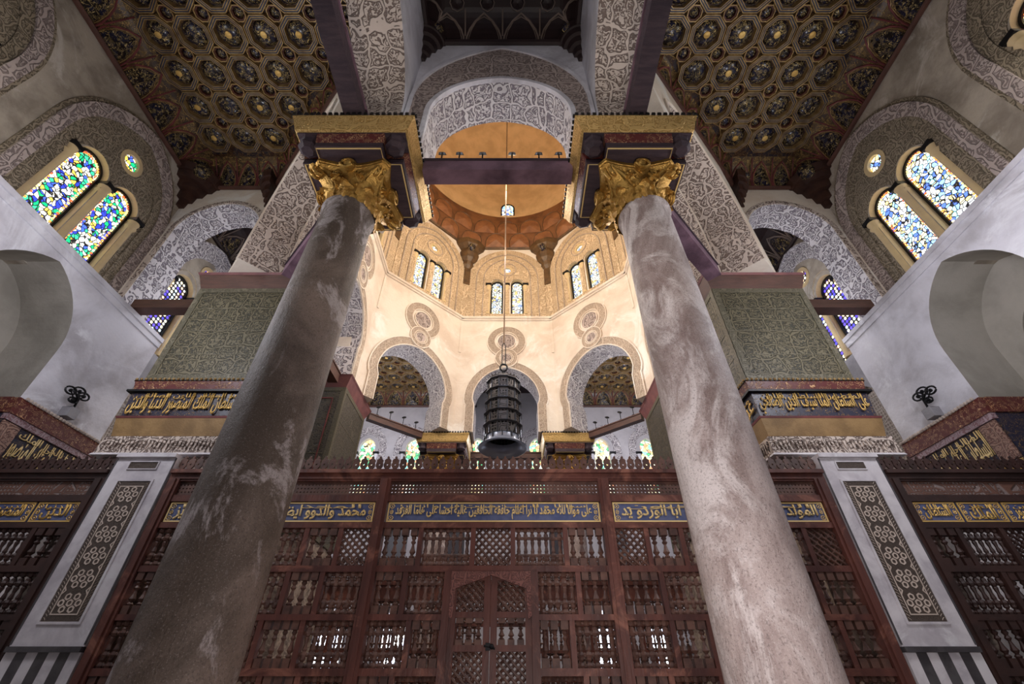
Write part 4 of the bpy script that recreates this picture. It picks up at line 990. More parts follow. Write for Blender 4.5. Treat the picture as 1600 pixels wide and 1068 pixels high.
# ------------------------------------------------------------------ piers sheathed in dark mosaic
def pier(sx, near, label):
    x0, x1 = sorted((sx * 4.83, sx * 6.93)); y0, y1 = (7.25, 9.32) if near else (2 * CY - 9.32, 2 * CY - 7.25)
    r = root('mosaic_pier', ((x0 + x1) / 2, (y0 + y1) / 2, -1.5), label, 'pier', 'piers of the octagon')
    bm = B(); box(bm, x0 + .03, x1 - .03, y0 + .03, y1 - .03, -1.5, 7.5); obj('core', bm, ROUGHW, r)
    faces = [(Fr(((x0 + x1) / 2, y0), (1, 0), (0, 1)), (x1 - x0) / 2), (Fr(((x0 + x1) / 2, y1), (-1, 0), (0, -1)), (x1 - x0) / 2),
             (Fr((x0, (y0 + y1) / 2), (0, -1), (1, 0)), (y1 - y0) / 2), (Fr((x1, (y0 + y1) / 2), (0, 1), (-1, 0)), (y1 - y0) / 2)]
    zt, zb = 7.24, 4.74 if near else 3.0
    for fi, (fr, hw) in enumerate(faces):
        b_ = B(); fbox(b_, fr, -hw, hw, zb, zt, 0.0, 0.04); pn = obj('mosaic_panel', b_, MOSAIC if near else MOSAICD, r)
        b_ = B(); t_ = 0.13
        for (a0, a1, c0, c1) in ((-hw, hw, zt - t_, zt), (-hw, hw, zb, zb + t_), (-hw, -hw + t_, zb + t_, zt - t_), (hw - t_, hw, zb + t_, zt - t_)): fbox(b_, fr, a0, a1, c0, c1, -0.012, 0.0)
        for q in range(1, 4): 
            z = zb + (zt - zb) * q / 4; fbox(b_, fr, -hw + t_, hw - t_, z - 0.012, z + 0.012, -0.006, 0.0)
        obj('mosaic_border', b_, MOSB, pn)
    for (o_, z0, z1, m_, nm) in ():
        pass
    def ringb(name, z0, z1, o0, o1, m_):
        b_ = B(); rect_ring(b_, x0, x1, y0, y1, [(-0.02, z0), (o0, z0), (o1, z1), (-0.02, z1)]); return obj(name, b_, m_, r)
    ringb('crown_cornice', 7.24, 7.60, 0.0, 0.12, [CAPW if near else CAPP])
    ringb('crown_fillet', 7.58, 7.63, 0.12, 0.15, CAPP)
    if near:
        ringb('red_scroll_band', 4.47, 4.66, 0.05, 0.09, REDGOLD)
        b_ = B()
        for fr, hw in faces:
            n_ = 26
            for i in range(n_): p = fr.p(-hw - 0.10 + (2 * hw + .20) * (i + .5) / n_, 4.69, -0.11); ball(b_, p, 0.028, u=6, v=4)
        obj('bead_row', b_, STRAPG, r)
        ringb('bead_ledge', 4.66, 4.675, 0.10, 0.10, IRON)
        ringb('thin_ledge', 4.42, 4.46, 0.12, 0.12, IRON)
        ringb('inscription_ground', 3.92, 4.42, 0.02, 0.05, BLUED)
        txt = [('السلطان الملك المنصور الدنيا والدين', 'ابو المظفر قلاون الصالحي'), ('بسم الله الرحمن الرحيم', 'الملك العادل'), ('عز نصره والدنيا', 'مولانا السلطان'), ('الملك المنصور', 'الدنيا والدين')]
        if sx > 0: txt[0] = ('على السلطان الملا سيف الدين الصالحي', 'المنصور السلطان قلاون')
        for (fr, hw), (a_, c_) in list(zip(faces, txt)):
            if fr.n.y < -0.5: continue
            place_letters(fr, -hw + 0.03, hw - 0.03, 3.96, 4.40, a_, GOLDP, r, c_, n=-0.055, weight=0.012, name='gilt_inscription')
        ringb('gilt_fillet', 3.88, 3.92, 0.06, 0.07, REDW)
        ringb('gold_cove', 3.55, 3.88, 0.0, 0.055, OCHRE)
        ringb('carved_lace_band', 3.20, 3.52, 0.07, 0.05, LACE_W)
        b_ = B()
        for fr, hw in faces[:1] + faces[2:]:
            n_ = 30
            for i in range(n_):
                s = -hw + 2 * hw * (i + .5) / n_
                v = [b_.verts.new(fr.p(s + a_, z, -0.09)) for a_, z in ((-0.03, 3.44), (0.03, 3.44), (0, 3.26))]; v2 = [b_.verts.new(fr.p(s + a_, z, -0.05)) for a_, z in ((-0.03, 3.44), (0.03, 3.44), (0, 3.26))]
                b_.faces.new(v)
                for q in range(3): b_.faces.new((v[q], v[(q + 1) % 3], v2[(q + 1) % 3], v2[q]))
        obj('arrow_moulding', b_, LACE_W, r)
        ringb('lower_ledge', 3.16, 3.20, 0.10, 0.08, MARB)
    else:
        fr, hw = faces[0]
        b_ = B()
        for (a0, a1, c0, c1) in ((-hw + .3, hw - .3, 6.85, 6.88), (-hw + .3, -hw + .33, 3.5, 6.85), (hw - .33, hw - .3, 3.5, 6.85)): fbox(b_, fr, a0, a1, c0, c1, -0.02, 0)
        obj('red_outline', b_, REDW, r)
    return r
pier(-1, True, 'near left pier sheathed in dark green mosaic with a blue and gold inscription')
pier(1, True, 'near right pier sheathed in dark green mosaic with a blue and gold inscription')
pier(-1, False, 'far left pier of dark marble seen behind the brown column')
pier(1, False, 'far right pier of dark marble mostly hidden behind the pale column')

# ------------------------------------------------------------------ tie beams of the octagon, floodlights on them
def beam(name, a, b, w, z0, z1, m, label, m2=None):
    a = Vector((a[0], a[1], 0)); b = Vector((b[0], b[1], 0)); u = (b - a).normalized(); n = Vector((-u.y, u.x, 0))
    fr = Fr(a, u, n); L = (b - a).length; bm = B(); fbox(bm, fr, 0, L, z0, z1, -w / 2, w / 2); fbox(bm, fr, 0, L, z1, z1 + 0.04, -w / 2 - 0.03, w / 2 + 0.03, 1)
    return tag(obj(name, bm, [m, m2 or m]), label, 'beam', 'tie beams')
beam('tie_beam', (-1.38, 4.5), (1.34, 4.5), 0.30, 7.36, 7.66, PURPLEL, 'worn purple wooden tie beam spanning between the two near gilded capitals', PURPLE)
for sx, side in ((-1, 'left'), (1, 'right')):
    beam('tie_beam', (sx * 2.42 - 0.05, 3.98), (sx * 2.42 - 0.05, YN), 0.30, 7.67, 7.93, PURPLE, 'dark purple tie beam running overhead from the near %s capital to the top of the frame' % side, PURPLEL)
    beam('tie_beam', (sx * 3.20, 5.30), (sx * 4.82, 6.97), 0.32, 7.30, 7.60, PURPLEL, 'purple tie beam from the near %s capital back to the mosaic pier' % side, PURPLE)
    beam('tie_beam', (sx * 5.2, 9.49), (sx * 5.2, 11.31), 0.30, 7.3, 7.6, CAPW, 'brown tie beam between the two %s piers' % side)
    beam('tie_beam', (sx * 4.82, 2 * CY - 6.98), (sx * 3.2, 2 * CY - 5.5), 0.22, 7.38, 7.58, CAPW, 'brown tie beam from the far %s pier to the far gilt impost' % side)
beam('tie_beam', (-1.38, 16.3), (1.38, 16.3), 0.25, 7.0, 7.2, CAPW, 'brown tie beam behind the hanging lantern between the far imposts')
def floodlight(x, y, z, label, grp, rot=0.0):
    r = root('floodlight', (x, y, z), label, 'lamp', grp); c, s = math.cos(rot), math.sin(rot)
    bm = B(); lathe(bm, x, y, [(0.07, z), (0.07, z + 0.015), (0.014, z + 0.02), (0.014, z + 0.30)], 10); obj('foot', bm, IRON, r)
    bm = B(); R_ = []; 
    for (q, rr) in ((-0.07, 0.03), (-0.055, 0.06), (0.03, 0.075), (0.05, 0.085)):
        R_.append([bm.verts.new((x + rr * math.cos(2 * PI * i / 12), y + q * 0.8 + 0.5 * rr * math.sin(2 * PI * i / 12), z + 0.33 + q * 0.5 + rr * 0.85 * math.sin(2 * PI * i / 12))) for i in range(12)])
    for a_, b_ in zip(R_, R_[1:]):
        for i in range(12): bm.faces.new((a_[i], a_[(i + 1) % 12], b_[(i + 1) % 12], b_[i]))
    bm.faces.new(R_[0]); bm.faces.new(R_[-1]); obj('lamp_head', bm, IRON, r)
    return r
ord_ = ['leftmost', 'second from left', 'third from left', 'third from right', 'second from right', 'rightmost']
fl0 = None
for i, x in enumerate((-1.09, -0.76, -0.32, 0.24, 0.75, 1.13)):
    lb = 'small black floodlight on the purple beam between the near capitals, %s of six' % ord_[i]
    if fl0 is None: fl0 = floodlight(x, 4.42, 7.70, lb, 'floodlights on the near centre beam'); fx = x
    else: dup(fl0, (x - fx, 0, 0), None, label=lb)
for sx, side in ((-1, 'left'), (1, 'right')):
    for k, t_ in enumerate((0.2, 0.42, 0.65, 0.88)):
        a = Vector((sx * 4.9, 2 * CY - 7.2, 0)); b = Vector((sx * 3.2, 2 * CY - 5.5, 0)); p = a.lerp(b, t_)
        dup(fl0, (p.x + 1.09, p.y - 4.42, -0.08), None, label='small black floodlight on the brown beam by the far %s pier, %s' % (side, ['nearest the pier', 'second from the pier', 'third from the pier', 'nearest the gilt impost'][k]), group='floodlights on the far %s beam' % side)

# ------------------------------------------------------------------ hanging lantern
LX, LY = 0.0, 10.4
r = root('hanging_lantern', (LX, LY, 4.72), 'tall dark tiered bronze lantern with a flared tray hanging in the middle of the octagon', 'lantern')
A12 = PI / 12
zb = 5.02; ht = 0.335
for i in range(5):
    z0 = zb + i * ht; s = 1.0 - 0.02 * i
    bm = B(); lathe(bm, LX, LY, [(0.465 * s, z0), (0.465 * s, z0 + ht * 0.68), (0.50 * s, z0 + ht * 0.80)], 12, cap=False, a0=A12); tier = obj('pierced_tier', bm, LAMPM, r)
    bm = B(); lathe(bm, LX, LY, [(0.49 * s, z0 + ht * 0.76), (0.53 * s, z0 + ht * 0.86), (0.53 * s, z0 + ht * 0.92), (0.46 * s, z0 + ht * 1.0)], 12, cap=False, a0=A12); obj('tier_rim', bm, LAMPR, tier)
    for k in range(12):
        bm = B(); an = A12 + k * PI / 6; tube(bm, [(LX + 0.472 * s * math.cos(an), LY + 0.472 * s * math.sin(an), z0), (LX + 0.472 * s * math.cos(an), LY + 0.472 * s * math.sin(an), z0 + ht * 0.7)], 0.018, 5)
        obj('corner_rib', bm, LAMPR, tier)
bm = B(); lathe(bm, LX, LY, [(0.46, 6.69), (0.44, 6.74), (0.30, 6.84), (0.14, 6.92), (0.05, 6.98), (0.02, 7.0)], 12, cap=True, a0=A12); obj('lantern_roof', bm, LAMPR, r)
bm = B()
for k in range(24):
    an = k * PI / 12; tube(bm, [(LX + 0.42 * math.cos(an), LY + 0.42 * math.sin(an), 6.72), (LX + 0.42 * math.cos(an), LY + 0.42 * math.sin(an), 6.80)], 0.014, 4)
obj('roof_cresting', bm, LAMPR, r)
bm = B()
for k in range(12):
    an = k * PI / 6; tube(bm, [(LX + 0.47 * math.cos(an), LY + 0.47 * math.sin(an), 4.90), (LX + 0.47 * math.cos(an), LY + 0.47 * math.sin(an), 5.04)], 0.02, 5)
obj('tray_struts', bm, LAMPR, r)
bm = B(); lathe(bm, LX, LY, [(0.385, 5.02), (0.395, 4.93), (0.43, 4.84), (0.50, 4.77), (0.60, 4.735), (0.625, 4.75), (0.55, 4.80), (0.47, 4.88), (0.44, 5.02)], 40, cap=False)
obj('flared_tray', bm, LAMPI, r, smooth=True)
bm = B(); tube(bm, [(LX + 0.10 * math.cos(2 * PI * i / 20), LY, 7.22 + 0.12 * math.sin(2 * PI * i / 20)) for i in range(20)], 0.028, 8, closed=True); tube(bm, [(LX - .02, LY, 7.1), (LX - 0.04, LY, 7.0), (LX - .02, LY, 6.95)], 0.015, 5); tube(bm, [(LX + .02, LY, 7.1), (LX + 0.04, LY, 7.0), (LX + .02, LY, 6.95)], 0.015, 5)
obj('suspension_ring', bm, IRON, r, smooth=True)
bm = B(); tube(bm, [(LX - .05, LY, 7.3), (LX - .05, LY, 8.0), (LX, LY, 8.15)], 0.014, 5); tube(bm, [(LX + .05, LY, 7.3), (LX + .05, LY, 8.0), (LX, LY, 8.15)], 0.014, 5); obj('shackle', bm, IRON, r)
bm = B(); tube(bm, [(LX, LY, 8.1), (LX, LY, 14), (LX, LY, 26.51)], 0.026, 6); obj('cable', bm, plain('cable_sheath', (0.30, 0.20, 0.12), (0.2, 0.13, 0.09), bdist=0), r)

# ------------------------------------------------------------------ wooden screens
YS = 6.9
SF = Fr((0, YS), (1, 0), (0, 1))
def turned(bm, x, y, z0, z1, r, mode):
    h = z1 - z0
    if mode == 'A':   # block ends with a turned middle
        for (a, b_) in ((0.0, 0.2), (0.8, 1.0)): box(bm, x - r, x + r, y - r, y + r, z0 + a * h, z0 + b_ * h)
        lathe(bm, x, y, [(r * .6, z0 + .2 * h), (r * .9, z0 + .24 * h), (r * .4, z0 + .29 * h), (r * .95, z0 + .36 * h), (r * .55, z0 + .46 * h), (r * .35, z0 + .56 * h), (r * .8, z0 + .62 * h), (r * .4, z0 + .68 * h), (r * .8, z0 + .74 * h), (r * .5, z0 + .8 * h)], 7, cap=False)
    else:
        lathe(bm, x, y, [(r, z0), (r, z0 + .08 * h), (r * .45, z0 + .12 * h), (r, z0 + .17 * h), (r, z0 + .25 * h), (r * .45, z0 + .30 * h), (r * .9, z0 + .38 * h), (r * .55, z0 + .5 * h), (r * .9, z0 + .62 * h), (r * .45, z0 + .70 * h), (r, z0 + .75 * h), (r, z0 + .83 * h), (r * .45, z0 + .88 * h), (r, z0 + .92 * h), (r, z1)], 7, cap=False)
def lattice(kind, x0, x1, z0, z1, parent, mat=None, y=YS):
    bm = B(); w = x1 - x0; h = z1 - z0; yc = y + 0.03
    if kind == 'A':
        n = max(3, round(w / 0.135)); p = w / n
        for i in range(n): turned(bm, x0 + (i + .5) * p, yc, z0, z1, p * 0.36, 'A')
        name = 'baluster_panel'
    elif kind == 'B':
        n = max(4, round(w / 0.105)); p = w / n
        for i in range(n): turned(bm, x0 + (i + .5) * p, yc, z0, z1, p * 0.34, 'B')
        for t_ in (0.05, 0.27, 0.50, 0.73, 0.95):
            if t_ == 0.5: continue
            tube(bm, [(x0, yc, z0 + t_ * h), (x1, yc, z0 + t_ * h)], 0.021, 5)
            for i in range(n): ball(bm, (x0 + (i + .5) * p, yc - 0.006, z0 + t_ * h), p * 0.42, u=6, v=4)
            for i in range(n + 1): ball(bm, (min(max(x0 + i * p, x0 + .02), x1 - .02), yc, z0 + t_ * h), p * 0.25, u=5, v=4)
        name = 'spindle_lattice'
    else:
        p = 0.105; n = max(3, round(w / p)); p = w / n; m_ = max(3, round(h / p)); q = h / m_
        for i in range(-m_, n + m_):
            for sg in (1, -1):
                # clipped diagonal through x0+i*p at z0
                a0 = max(0.0, -i if sg > 0 else i - n); a1 = min(m_, n - i if sg > 0 else i)
                if sg < 0: a0 = max(0.0, i - n); a1 = min(m_, i)
                if a1 - a0 < 0.3: continue
                tube(bm, [(x0 + (i + sg * a0) * p, yc + 0.008 * sg, z0 + a0 * q), (x0 + (i + sg * a1) * p, yc + 0.008 * sg, z0 + a1 * q)], 0.019, 5)
        for i in range(n + 1):
            for j in range(m_ + 1):
                if 0 < i < n and 0 < j < m_: ball(bm, (x0 + i * p, yc, z0 + j * q), 0.033, u=6, v=4)
        name = 'diamond_lattice'
    return obj(name, bm, mat or SCRT, parent)
ROWS = [(1.37, 1.88), (0.78, 1.29), (0.20, 0.71), (-0.40, 0.12)]
RAILS = [(1.88, 1.96), (1.29, 1.37), (0.71, 0.78), (0.12, 0.20), (-0.48, -0.40)]
def screen(x0, x1, posts, label, rows, txts, wood, dark=False, door=None):
    r = root('wooden_screen', ((x0 + x1) / 2, YS, -1.5), label, 'screen')
    bm = B(); box(bm, x0, x1, YS - 0.05, YS + 0.11, 2.62, 2.75); box(bm, x0, x1, YS - 0.10, YS + 0.14, 2.70, 2.76); obj('cornice', bm, wood, r)
    # pierced frieze and rails, bay by bay
    xs = [x0] + [p for p in posts] + [x1]
    pw = 0.085
    for i, p in enumerate(posts + [x0 + pw, x1 - pw]):
        bm = B(); box(bm, p - pw, p + pw, YS - 0.05, YS + 0.10, -1.5, 2.62); box(bm, p - pw * .45, p + pw * .45, YS - 0.075, YS - 0.05, -1.5, 2.62); obj('post', bm, wood, r)
    for bi in range(len(xs) - 1):
        a = xs[bi] + (pw if bi else 2 * pw); b = xs[bi + 1] - (pw if bi < len(xs) - 2 else 2 * pw)
        for (z0, z1) in [(2.27, 2.37), (2.59, 2.63)] + RAILS:
            if door and bi == door and z1 < 1.29:
                for (c, d_) in ((a, -0.70), (0.60, b)):
                    bm = B(); box(bm, c, d_, YS - 0.03, YS + 0.08, z0, z1); obj('rail', bm, wood, r)
                continue
            bm = B(); box(bm, a, b, YS - 0.03, YS + 0.08, z0, z1); obj('rail', bm, wood, r)
        # pierced star strip: true openings
        bm = B(); w = b - a; n = max(2, round(w / 0.11)); p = w / n
        hs = []
        for i in range(n):
            cx = a + (i + .5) * p
            for (cz, s) in ((2.425, 1), (2.48, 1), (2.535, 1)):
                for dx in (-p * .25, p * .25):
                    rr = 0.017; hs.append([(cx + dx - rr, cz), (cx + dx, cz - rr * .8), (cx + dx + rr, cz), (cx + dx, cz + rr * .8)])
        if not dark and len(hs) < 400:
            slab(bm, SF, [(a, 2.37), (b, 2.37), (b, 2.59), (a, 2.59)], hs, 0.01, 0.035, m_hole=0)
        else: fbox(bm, SF, a, b, 2.37, 2.59, 0.01, 0.035)
        obj('pierced_frieze', bm, SCRT if not dark else PIERCE, r)
        # inscription panels
        tx = txts[bi]
        k = len(tx); ww = (b - a) / k
        for q, (t1, t2) in enumerate(tx):
            c, d_ = a + q * ww + 0.02, a + (q + 1) * ww - 0.02
            bm = B(); fbox(bm, SF, c, d_, 1.97, 2.26, 0.0, 0.04); pn = obj('inscription_panel', bm, BLUE, r)
            bm = B()
            for (e, f, g, h_) in ((c, d_, 1.97, 1.99), (c, d_, 2.24, 2.26), (c, c + .02, 1.99, 2.24), (d_ - .02, d_, 1.99, 2.24)): fbox(bm, SF, e, f, g, h_, -0.012, 0.0)
            m_ = 0.09
            for xx in (c + 0.06, d_ - 0.06):
                for zz in (2.03, 2.115, 2.20):
                    tube(bm, [(xx + 0.035 * math.cos(t) * (1 if zz != 2.115 else .6), YS - .006, zz + 0.03 * math.sin(t)) for t in [i * PI / 4 for i in range(8)]], 0.006, 4, closed=True); ball(bm, (xx, YS - .004, zz), 0.011, u=6, v=4)
            obj('gilt_border', bm, GOLDL if not dark else GOLDP, pn)
            if t1: place_letters(SF, c + m_ + .03, d_ - m_ - .03, 2.005, 2.225, t1, GOLDL if not dark else GOLDP, pn, t2, n=-0.004, weight=0.022)
    # crest of cut-out finials
    bm = B(); n = round((x1 - x0) / 0.128); p = (x1 - x0) / n
    for i in range(n):
        cx = x0 + (i + .5) * p
        pts = [(-.030, 0), (-.016, .035), (-.052, .085), (-.060, .12), (-.048, .165), (-.055, .195), (-.030, .222), (-.012, .225), (-.020, .248), (0, .272), (.020, .248), (.012, .225), (.030, .222), (.055, .195), (.048, .165), (.060, .12), (.052, .085), (.016, .035), (.030, 0)]
        slab(bm, SF, [(cx + a_, 2.755 + b_) for a_, b_ in pts[::-1]], [circle(cx, 2.755 + .122, .016, 8)[::-1]], 0.01, 0.035, m_hole=0)
    fbox(bm, SF, x0, x1, 2.752, 2.775, 0.0, 0.05)
    cr = obj('cut_out_crest', bm, SCRT if not dark else SCRD, r)
    for (xa, xb, z0, z1, kd) in rows: lattice(kd, xa, xb, z0, z1, r, mat=SCRT if not dark else SCRD)
    bm = B(); box(bm, x0, x1, YS, YS + 0.06, -1.5, -0.48); obj('lower_boards', bm, wood, r)
    return r
def fill(a, b, row, seq, r0=None):
    """split a bay into panels of the given kinds with muntins between"""
    W_k = {'A': 0.56, 'B': 0.74, 'C': 0.54}; tot = sum(W_k[k] for k in seq); mt = 0.07; sc_ = (b - a - mt * (len(seq) - 1)) / tot; out = []; mun = []; x = a
    for i, k in enumerate(seq):
        w = W_k[k] * sc_; out.append((x, x + w, ROWS[row][0], ROWS[row][1], k)); x += w
        if i < len(seq) - 1: mun.append((x, x + mt, row)); x += mt
    return out, mun
pL, pR = -1.76, 1.68
XA, XB = -5.20, 5.20
allp = []; muns = []
def addrow(a, b, row, seq):
    o_, m_ = fill(a, b, row, seq); allp.extend(o_); muns.extend(m_)
for (a, b, seqs) in ((XA + .17, pL - .085, ('BCABAC', 'ABABAB', 'BABAB', 'ABABAB')), (pR + .085, XB - .17, ('CABABC', 'ABABA', 'BABABA', 'ABABAB'))):
    for k, s in enumerate(seqs): addrow(a, b, k, s)
a, b = pL + .085, pR - .085
addrow(a, b, 0, 'ABCBA'); addrow(a, -.70, 1, 'AB'); addrow(.60, b, 1, 'BA'); addrow(a, -.70, 2, 'BA'); addrow(.60, b, 2, 'AB'); addrow(a, -.70, 3, 'AB'); addrow(.60, b, 3, 'BA')
T_C = ('على موالا لانه محمد لا نرا اعلام حافقه الخافقين عاليه احسا على هاما الفرقد', 'سوا لا و لا حب بصرت في و انه ن')
T_L = ('محمد والدوو ايضا امين الحمد لله العزيز', 'المجد و نصره و ا')
T_R = ('المولد وقلوا الخلق بحبوله ابا الوردو يد', 'الخلق و يحبون')
SCR = screen(XA, XB, [pL, pR], 'wide carved wooden screen with three blue and gold inscription panels and a small double door', allp, [[T_L], [T_C], [T_R]], SCRW, door=1)
for (x0, x1, row) in muns:
    bm = B(); box(bm, x0, x1, YS - 0.025, YS + 0.075, ROWS[row][0], ROWS[row][1]); obj('muntin', bm, SCRW, SCR)
SC2 = SCR.copy(); COL.objects.link(SC2); SC2.location = SCR.location + Vector((0, 7.0, 0)); ORG[SC2.name] = SC2.location
SC2['label'] = 'second wooden screen across the far side of the octagon, glimpsed through the near one'
for ch in list(SCR.children):
    if ch.name.split('.')[0] in ('inscription_panel',): continue
    c_ = ch.copy(); COL.objects.link(c_); c_.parent = SC2
bm = B(); box(bm, XA + .2, XB - .2, YS + 7.01, YS + 7.05, 1.96, 2.27); obj('plain_board', bm, SCRW, SC2)
# the double door, part of the centre screen
dr = obj('door_frame', (lambda bm: (box(bm, -.70, -.60, YS - .06, YS + .10, -1.5, 1.29), box(bm, .50, .60, YS - .06, YS + .10, -1.5, 1.29), bm)[-1])(B()), SCRW, SCR)
bm = B(); slab(bm, SF, [(-.60, 1.29), (-.60, 0.75), (-.56, 0.72), (-.55, 0.78), (-.53, 1.08), (-.05, 1.24), (.43, 1.08), (.45, .78), (.46, .72), (.50, .75), (.50, 1.29)], (), -0.07, -0.02); obj('carved_spandrel', bm, carved('carved_reddish_wood', (0.26, 0.10, 0.08), (0.10, 0.035, 0.03), 18.0, 0.015, 0.5), dr)
for sg, a, b in ((-1, -.60, -.055), (1, -.045, .50)):
    lf = B(); st_ = 0.085
    box(lf, a, a + st_, YS - .02, YS + .04, -1.5, 1.27); box(lf, b - st_, b, YS - .02, YS + .04, -1.5, 1.27)
    for (z0, z1) in ((1.18, 1.27), (.74, .81), (.37, .44), (-.24, -.16), (-.7, -.62)): box(lf, a + st_, b - st_, YS - .02, YS + .04, z0, z1)
    box(lf, a + st_, b - st_, YS, YS + .03, -1.5, -.7)
    L_ = obj('door_leaf', lf, SCRW, SCR)
    for (z0, z1, kd) in ((.81, 1.18, 'C'), (.44, .74, 'A'), (-.16, .37, 'C'), (-.62, -.24, 'A')): lattice(kd, a + st_, b - st_, z0, z1, L_)
bm = B(); ball(bm, (-.02, YS - .05, .42), .03); tube(bm, [(-.12, YS - .035, .43), (.02, YS - .035, .40)], .014, 6); box(bm, -.10, -.04, YS - .045, YS - .02, .38, .46); obj('door_latch', bm, IRON, SCR)
# side screens beyond the marble panels
for sx, side in ((-1, 'left'), (1, 'right')):
    a, b = sorted((sx * 6.21, sx * 9.30)); rows_ = []; mu = []
    for k, s in enumerate(('ABCAB', 'BABA', 'ABAB', 'BABA')):
        o_, m_ = fill(a + .17, b - .17, k, s if sx > 0 else s[::-1]); rows_ += o_; mu += m_
    T = [('السلطان', 'الملك'), ('الملك', 'العز'), ('المنصور', 'الدين'), ('الدين', 'الدنيا')]
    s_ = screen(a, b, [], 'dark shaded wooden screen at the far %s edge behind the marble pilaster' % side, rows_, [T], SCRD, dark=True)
    for (x0, x1, row) in mu:
        bm = B(); box(bm, x0, x1, YS - 0.025, YS + 0.075, ROWS[row][0], ROWS[row][1]); obj('muntin', bm, SCRD, s_)

# ------------------------------------------------------------------ marble pilasters with inlaid panels
for sx, side in ((-1, 'left'), (1, 'right')):
    cx = sx * 5.705; hw = 0.48; yf = 6.84
    r = root('marble_pilaster', (cx, 7.0, -1.5), '%s leaning-looking white marble pilaster with a tall dark panel of inlaid hexagon rings' % side, 'pilaster')
    F = Fr((cx, yf), (1, 0), (0, 1))
    bm = B(); fbox(bm, F, -hw, hw, 0.42, 2.96, 0.0, 0.36); obj('slab', bm, MARB, r)
    bm = B(); fbox(bm, F, -hw, hw, 0.36, 0.42, -0.04, 0.36); obj('base_moulding', bm, MARBD, r)
    bm = B(); fbox(bm, F, -hw, hw, 2.96, 3.02, -0.05, 0.36); obj('top_moulding', bm, MARB, r)
    bm = B()
    for (x0, x1, z0, z1) in ((-.29, .29, .66, .69), (-.29, .29, 2.57, 2.60), (-.29, -.26, .69, 2.57), (.26, .29, .69, 2.57), (-.24, .24, 2.76, 2.775), (-.24, .24, 2.885, 2.90), (-.24, -.225, 2.775, 2.885), (.225, .24, 2.775, 2.885)): fbox(bm, F, x0, x1, z0, z1, -0.018, 0)
    obj('raised_frame', bm, MARB, r)
    bm = B()
    for sg in (-1, 1): fbox(bm, F, sg * .475 - .012, sg * .475 + .012, .44, 2.95, -.006, 0)
    obj('dark_edge_line', bm, MARBD, r)
    bm = B(); fbox(bm, F, -.26, .26, .69, 2.57, -0.006, 0); pn = obj('inlaid_panel', bm, DARKIN, r)
    bm = B(); fbox(bm, F, -.225, .225, 2.775, 2.885, -0.006, 0); obj('small_inlaid_panel', bm, DARKIN, r)
    bm = B()
    for (x0, x1, z0, z1) in ((-.185, .185, .765, .78), (-.185, .185, 2.48, 2.495), (-.185, -.172, .78, 2.48), (.172, .185, .78, 2.48)): fbox(bm, F, x0, x1, z0, z1, -0.012, 0)
    obj('ivory_frame', bm, MARBI, pn)
    bm = B()  # twisted border
    n_ = 44
    for i in range(n_):
        z = .72 + (2.54 - .72) * i / (n_ - 1)
        for sg in (-1, 1): tube(bm, [(cx + sg * .205, yf - .008, z - .012), (cx + sg * .222, yf - .008, z + .008), (cx + sg * .24, yf - .008, z + .018)], .0035, 3)
    obj('border_inlay', bm, MARBI, pn)
    bm = B(); py = 0.098; nz = 0; z = .83; k = 0
    while z < 2.46:
        grp = k % 4
        xs_ = (-.115, 0.0, .115) if k % 2 else (-.06, .06)
        if grp == 3: xs_ = (-.155, .155)
        for xx in xs_:
            hexo = [(xx + .046 * math.cos(PI / 6 + i * PI / 3), z + .046 * math.sin(PI / 6 + i * PI / 3)) for i in range(6)]; hexi = [(xx + .026 * math.cos(PI / 6 + i * PI / 3), z + .026 * math.sin(PI / 6 + i * PI / 3)) for i in range(6)]
            if abs(xx) < .13: band(bm, F, hexi, hexo, -.013, -.002, closed=True)
            else: s0 = 1 if xx > 0 else -1; band(bm, F, [(s0 * .172, z - .03), (s0 * .15, z), (s0 * .172, z + .03)], [(s0 * .172, z - .05), (s0 * .132, z), (s0 * .172, z + .05)], -.013, -.002)
        z += .074 if grp != 3 else .07; k += 1
    obj('hexagon_rings', bm, MARBI, pn)
    bm = B(); n_ = 7
    for i in range(n_):
        fbox(bm, F, -hw + 2 * hw * i / n_, -hw + 2 * hw * (i + 1) / n_, -1.5, 0.36, 0.0, 0.36, i % 2)
    obj('striped_dado', bm, [MARB, MARBD], r)

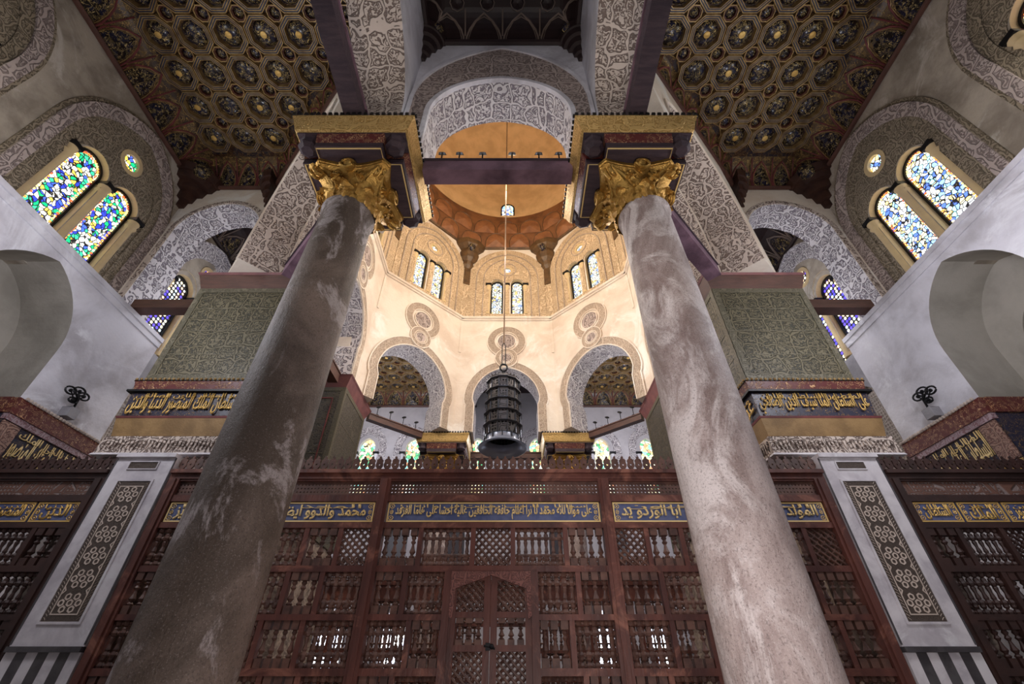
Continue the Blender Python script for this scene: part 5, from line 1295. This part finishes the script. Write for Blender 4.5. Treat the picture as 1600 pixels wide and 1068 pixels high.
# ------------------------------------------------------------------ carved friezes along the side walls
for sx, side in ((-1, 'left'), (1, 'right')):
    F = Fr((sx * XL, 0), (0, 1), (sx, 0))
    for (ya, yb, wh, txt) in ((7.44, 9.5, 'wall between the niche and the pier', ('السلطان الملك المنصور', 'الصالحي الملك')),):
        r = root('inscription_frieze', F.p((ya + yb) / 2, 3.0, 0), 'red carved frieze with pale lettering low on the %s side wall under the iron lamp' % side, 'frieze')
        bm = B(); fbox(bm, F, ya - .08, yb, 4.10, 4.42, -0.12, 0.0); obj('red_scroll_band', bm, REDGOLD, r)
        bm = B()
        for i in range(26): ball(bm, F.p(ya + (yb - ya) * (i + .5) / 26, 4.44, -0.135), .036, u=6, v=4)
        obj('bead_row', bm, MARBI, r)
        bm = B(); fbox(bm, F, ya - .06, yb, 3.98, 4.10, -0.10, 0.0); obj('marbled_fillet', bm, carved('pink_marbled_fillet', (0.45, 0.33, 0.36), (0.2, 0.07, 0.08), 9.0, 0.01, 0.5), r)
        bm = B(); fbox(bm, F, ya - .04, yb, 3.22, 3.98, -0.06, 0.0); ig = obj('inscription_ground', bm, BLUED, r)
        place_letters(F, ya + .35, yb - .35, 3.28, 3.94, txt[0], GOLDL, ig, txt[1], flip=-1 if sx > 0 else 1, n=-0.065, weight=0.008)
        for (e0, e1) in ((ya - .04, ya + .32), (yb - .32, yb)):
            bm = B(); fbox(bm, F, e0, e1, 3.24, 3.96, -0.09, -.05); obj('carved_end_panel', bm, carved('reddish_end_carving', (0.40, 0.24, 0.18), (0.12, 0.04, 0.035), 9.0, 0.03, 0.5), ig)
        bm = B(); fbox(bm, F, ya - .04, yb, 2.9, 3.22, -0.08, 0.0); obj('gold_band', bm, GOLDC, r)
        # return inside the niche
    G = Fr((sx * XL, 7.44), (sx, 0), (0, 1))
    r = root('inscription_frieze', G.p(0.5, 3.0, 0), 'unlit dark frieze returning into the niche of the %s wall' % side, 'frieze', kind='structure')
    bm = B(); fbox(bm, G, 0.0, 1.04, 4.10, 4.42, -0.10, 0.0); obj('red_scroll_band', bm, REDGOLD, r)
    bm = B(); fbox(bm, G, 0.0, 1.04, 2.9, 4.10, -0.06, 0.0); obj('inscription_ground', bm, BLUED, r)
    F2 = Fr((sx * (XL + 1.15), 0), (0, 1), (sx, 0))
    r = root('inscription_frieze', F2.p(6.3, 3.0, 0), 'dark carved frieze across the back of the niche in the %s wall' % side, 'frieze', kind='structure')
    bm = B(); fbox(bm, F2, 5.2, 7.44, 4.10, 4.42, -0.10, 0.0); obj('red_scroll_band', bm, REDGOLD, r)
    bm = B(); fbox(bm, F2, 5.2, 7.44, 2.9, 4.10, -0.06, 0.0); obj('inscription_ground', bm, BLUED, r)
    # black iron wall lamp standing over the frieze
    y = 8.36; x = sx * XL
    r = root('iron_wall_lamp', (x - sx * .12, y, 4.5), 'small black iron scroll lamp on a stone block on the %s wall above the frieze' % side, 'lamp', 'iron wall lamps')
    bm = B(); box(bm, min(x, x - sx * .22), max(x, x - sx * .22), y - .10, y + .12, 4.52, 4.74); obj('block', bm, CONC, r)
    bm = B()
    tube(bm, [(x - sx * .2, y - .05, 4.74), (x - sx * .3, y - .15, 4.86), (x - sx * .34, y - .3, 4.92)], .022, 6)
    for (dy, dz, rr) in ((-.38, .44, .10), (-.20, .52, .11), (-.05, .48, .10), (-.22, .30, .07)):
        tube(bm, [(x - sx * (.26 + .03 * math.cos(a_)), y + dy + rr * math.cos(a_), 4.52 + dz + rr * .8 * math.sin(a_)) for a_ in [2 * PI * i / 14 for i in range(14)]], .02, 5, closed=True)
        ball(bm, (x - sx * .26, y + dy, 4.52 + dz), .04, u=8, v=5)
        tube(bm, [(x - sx * .26, y - .15, 4.80), (x - sx * .26, y + dy, 4.52 + dz)], .014, 5)
    obj('scrollwork', bm, IRON, r)
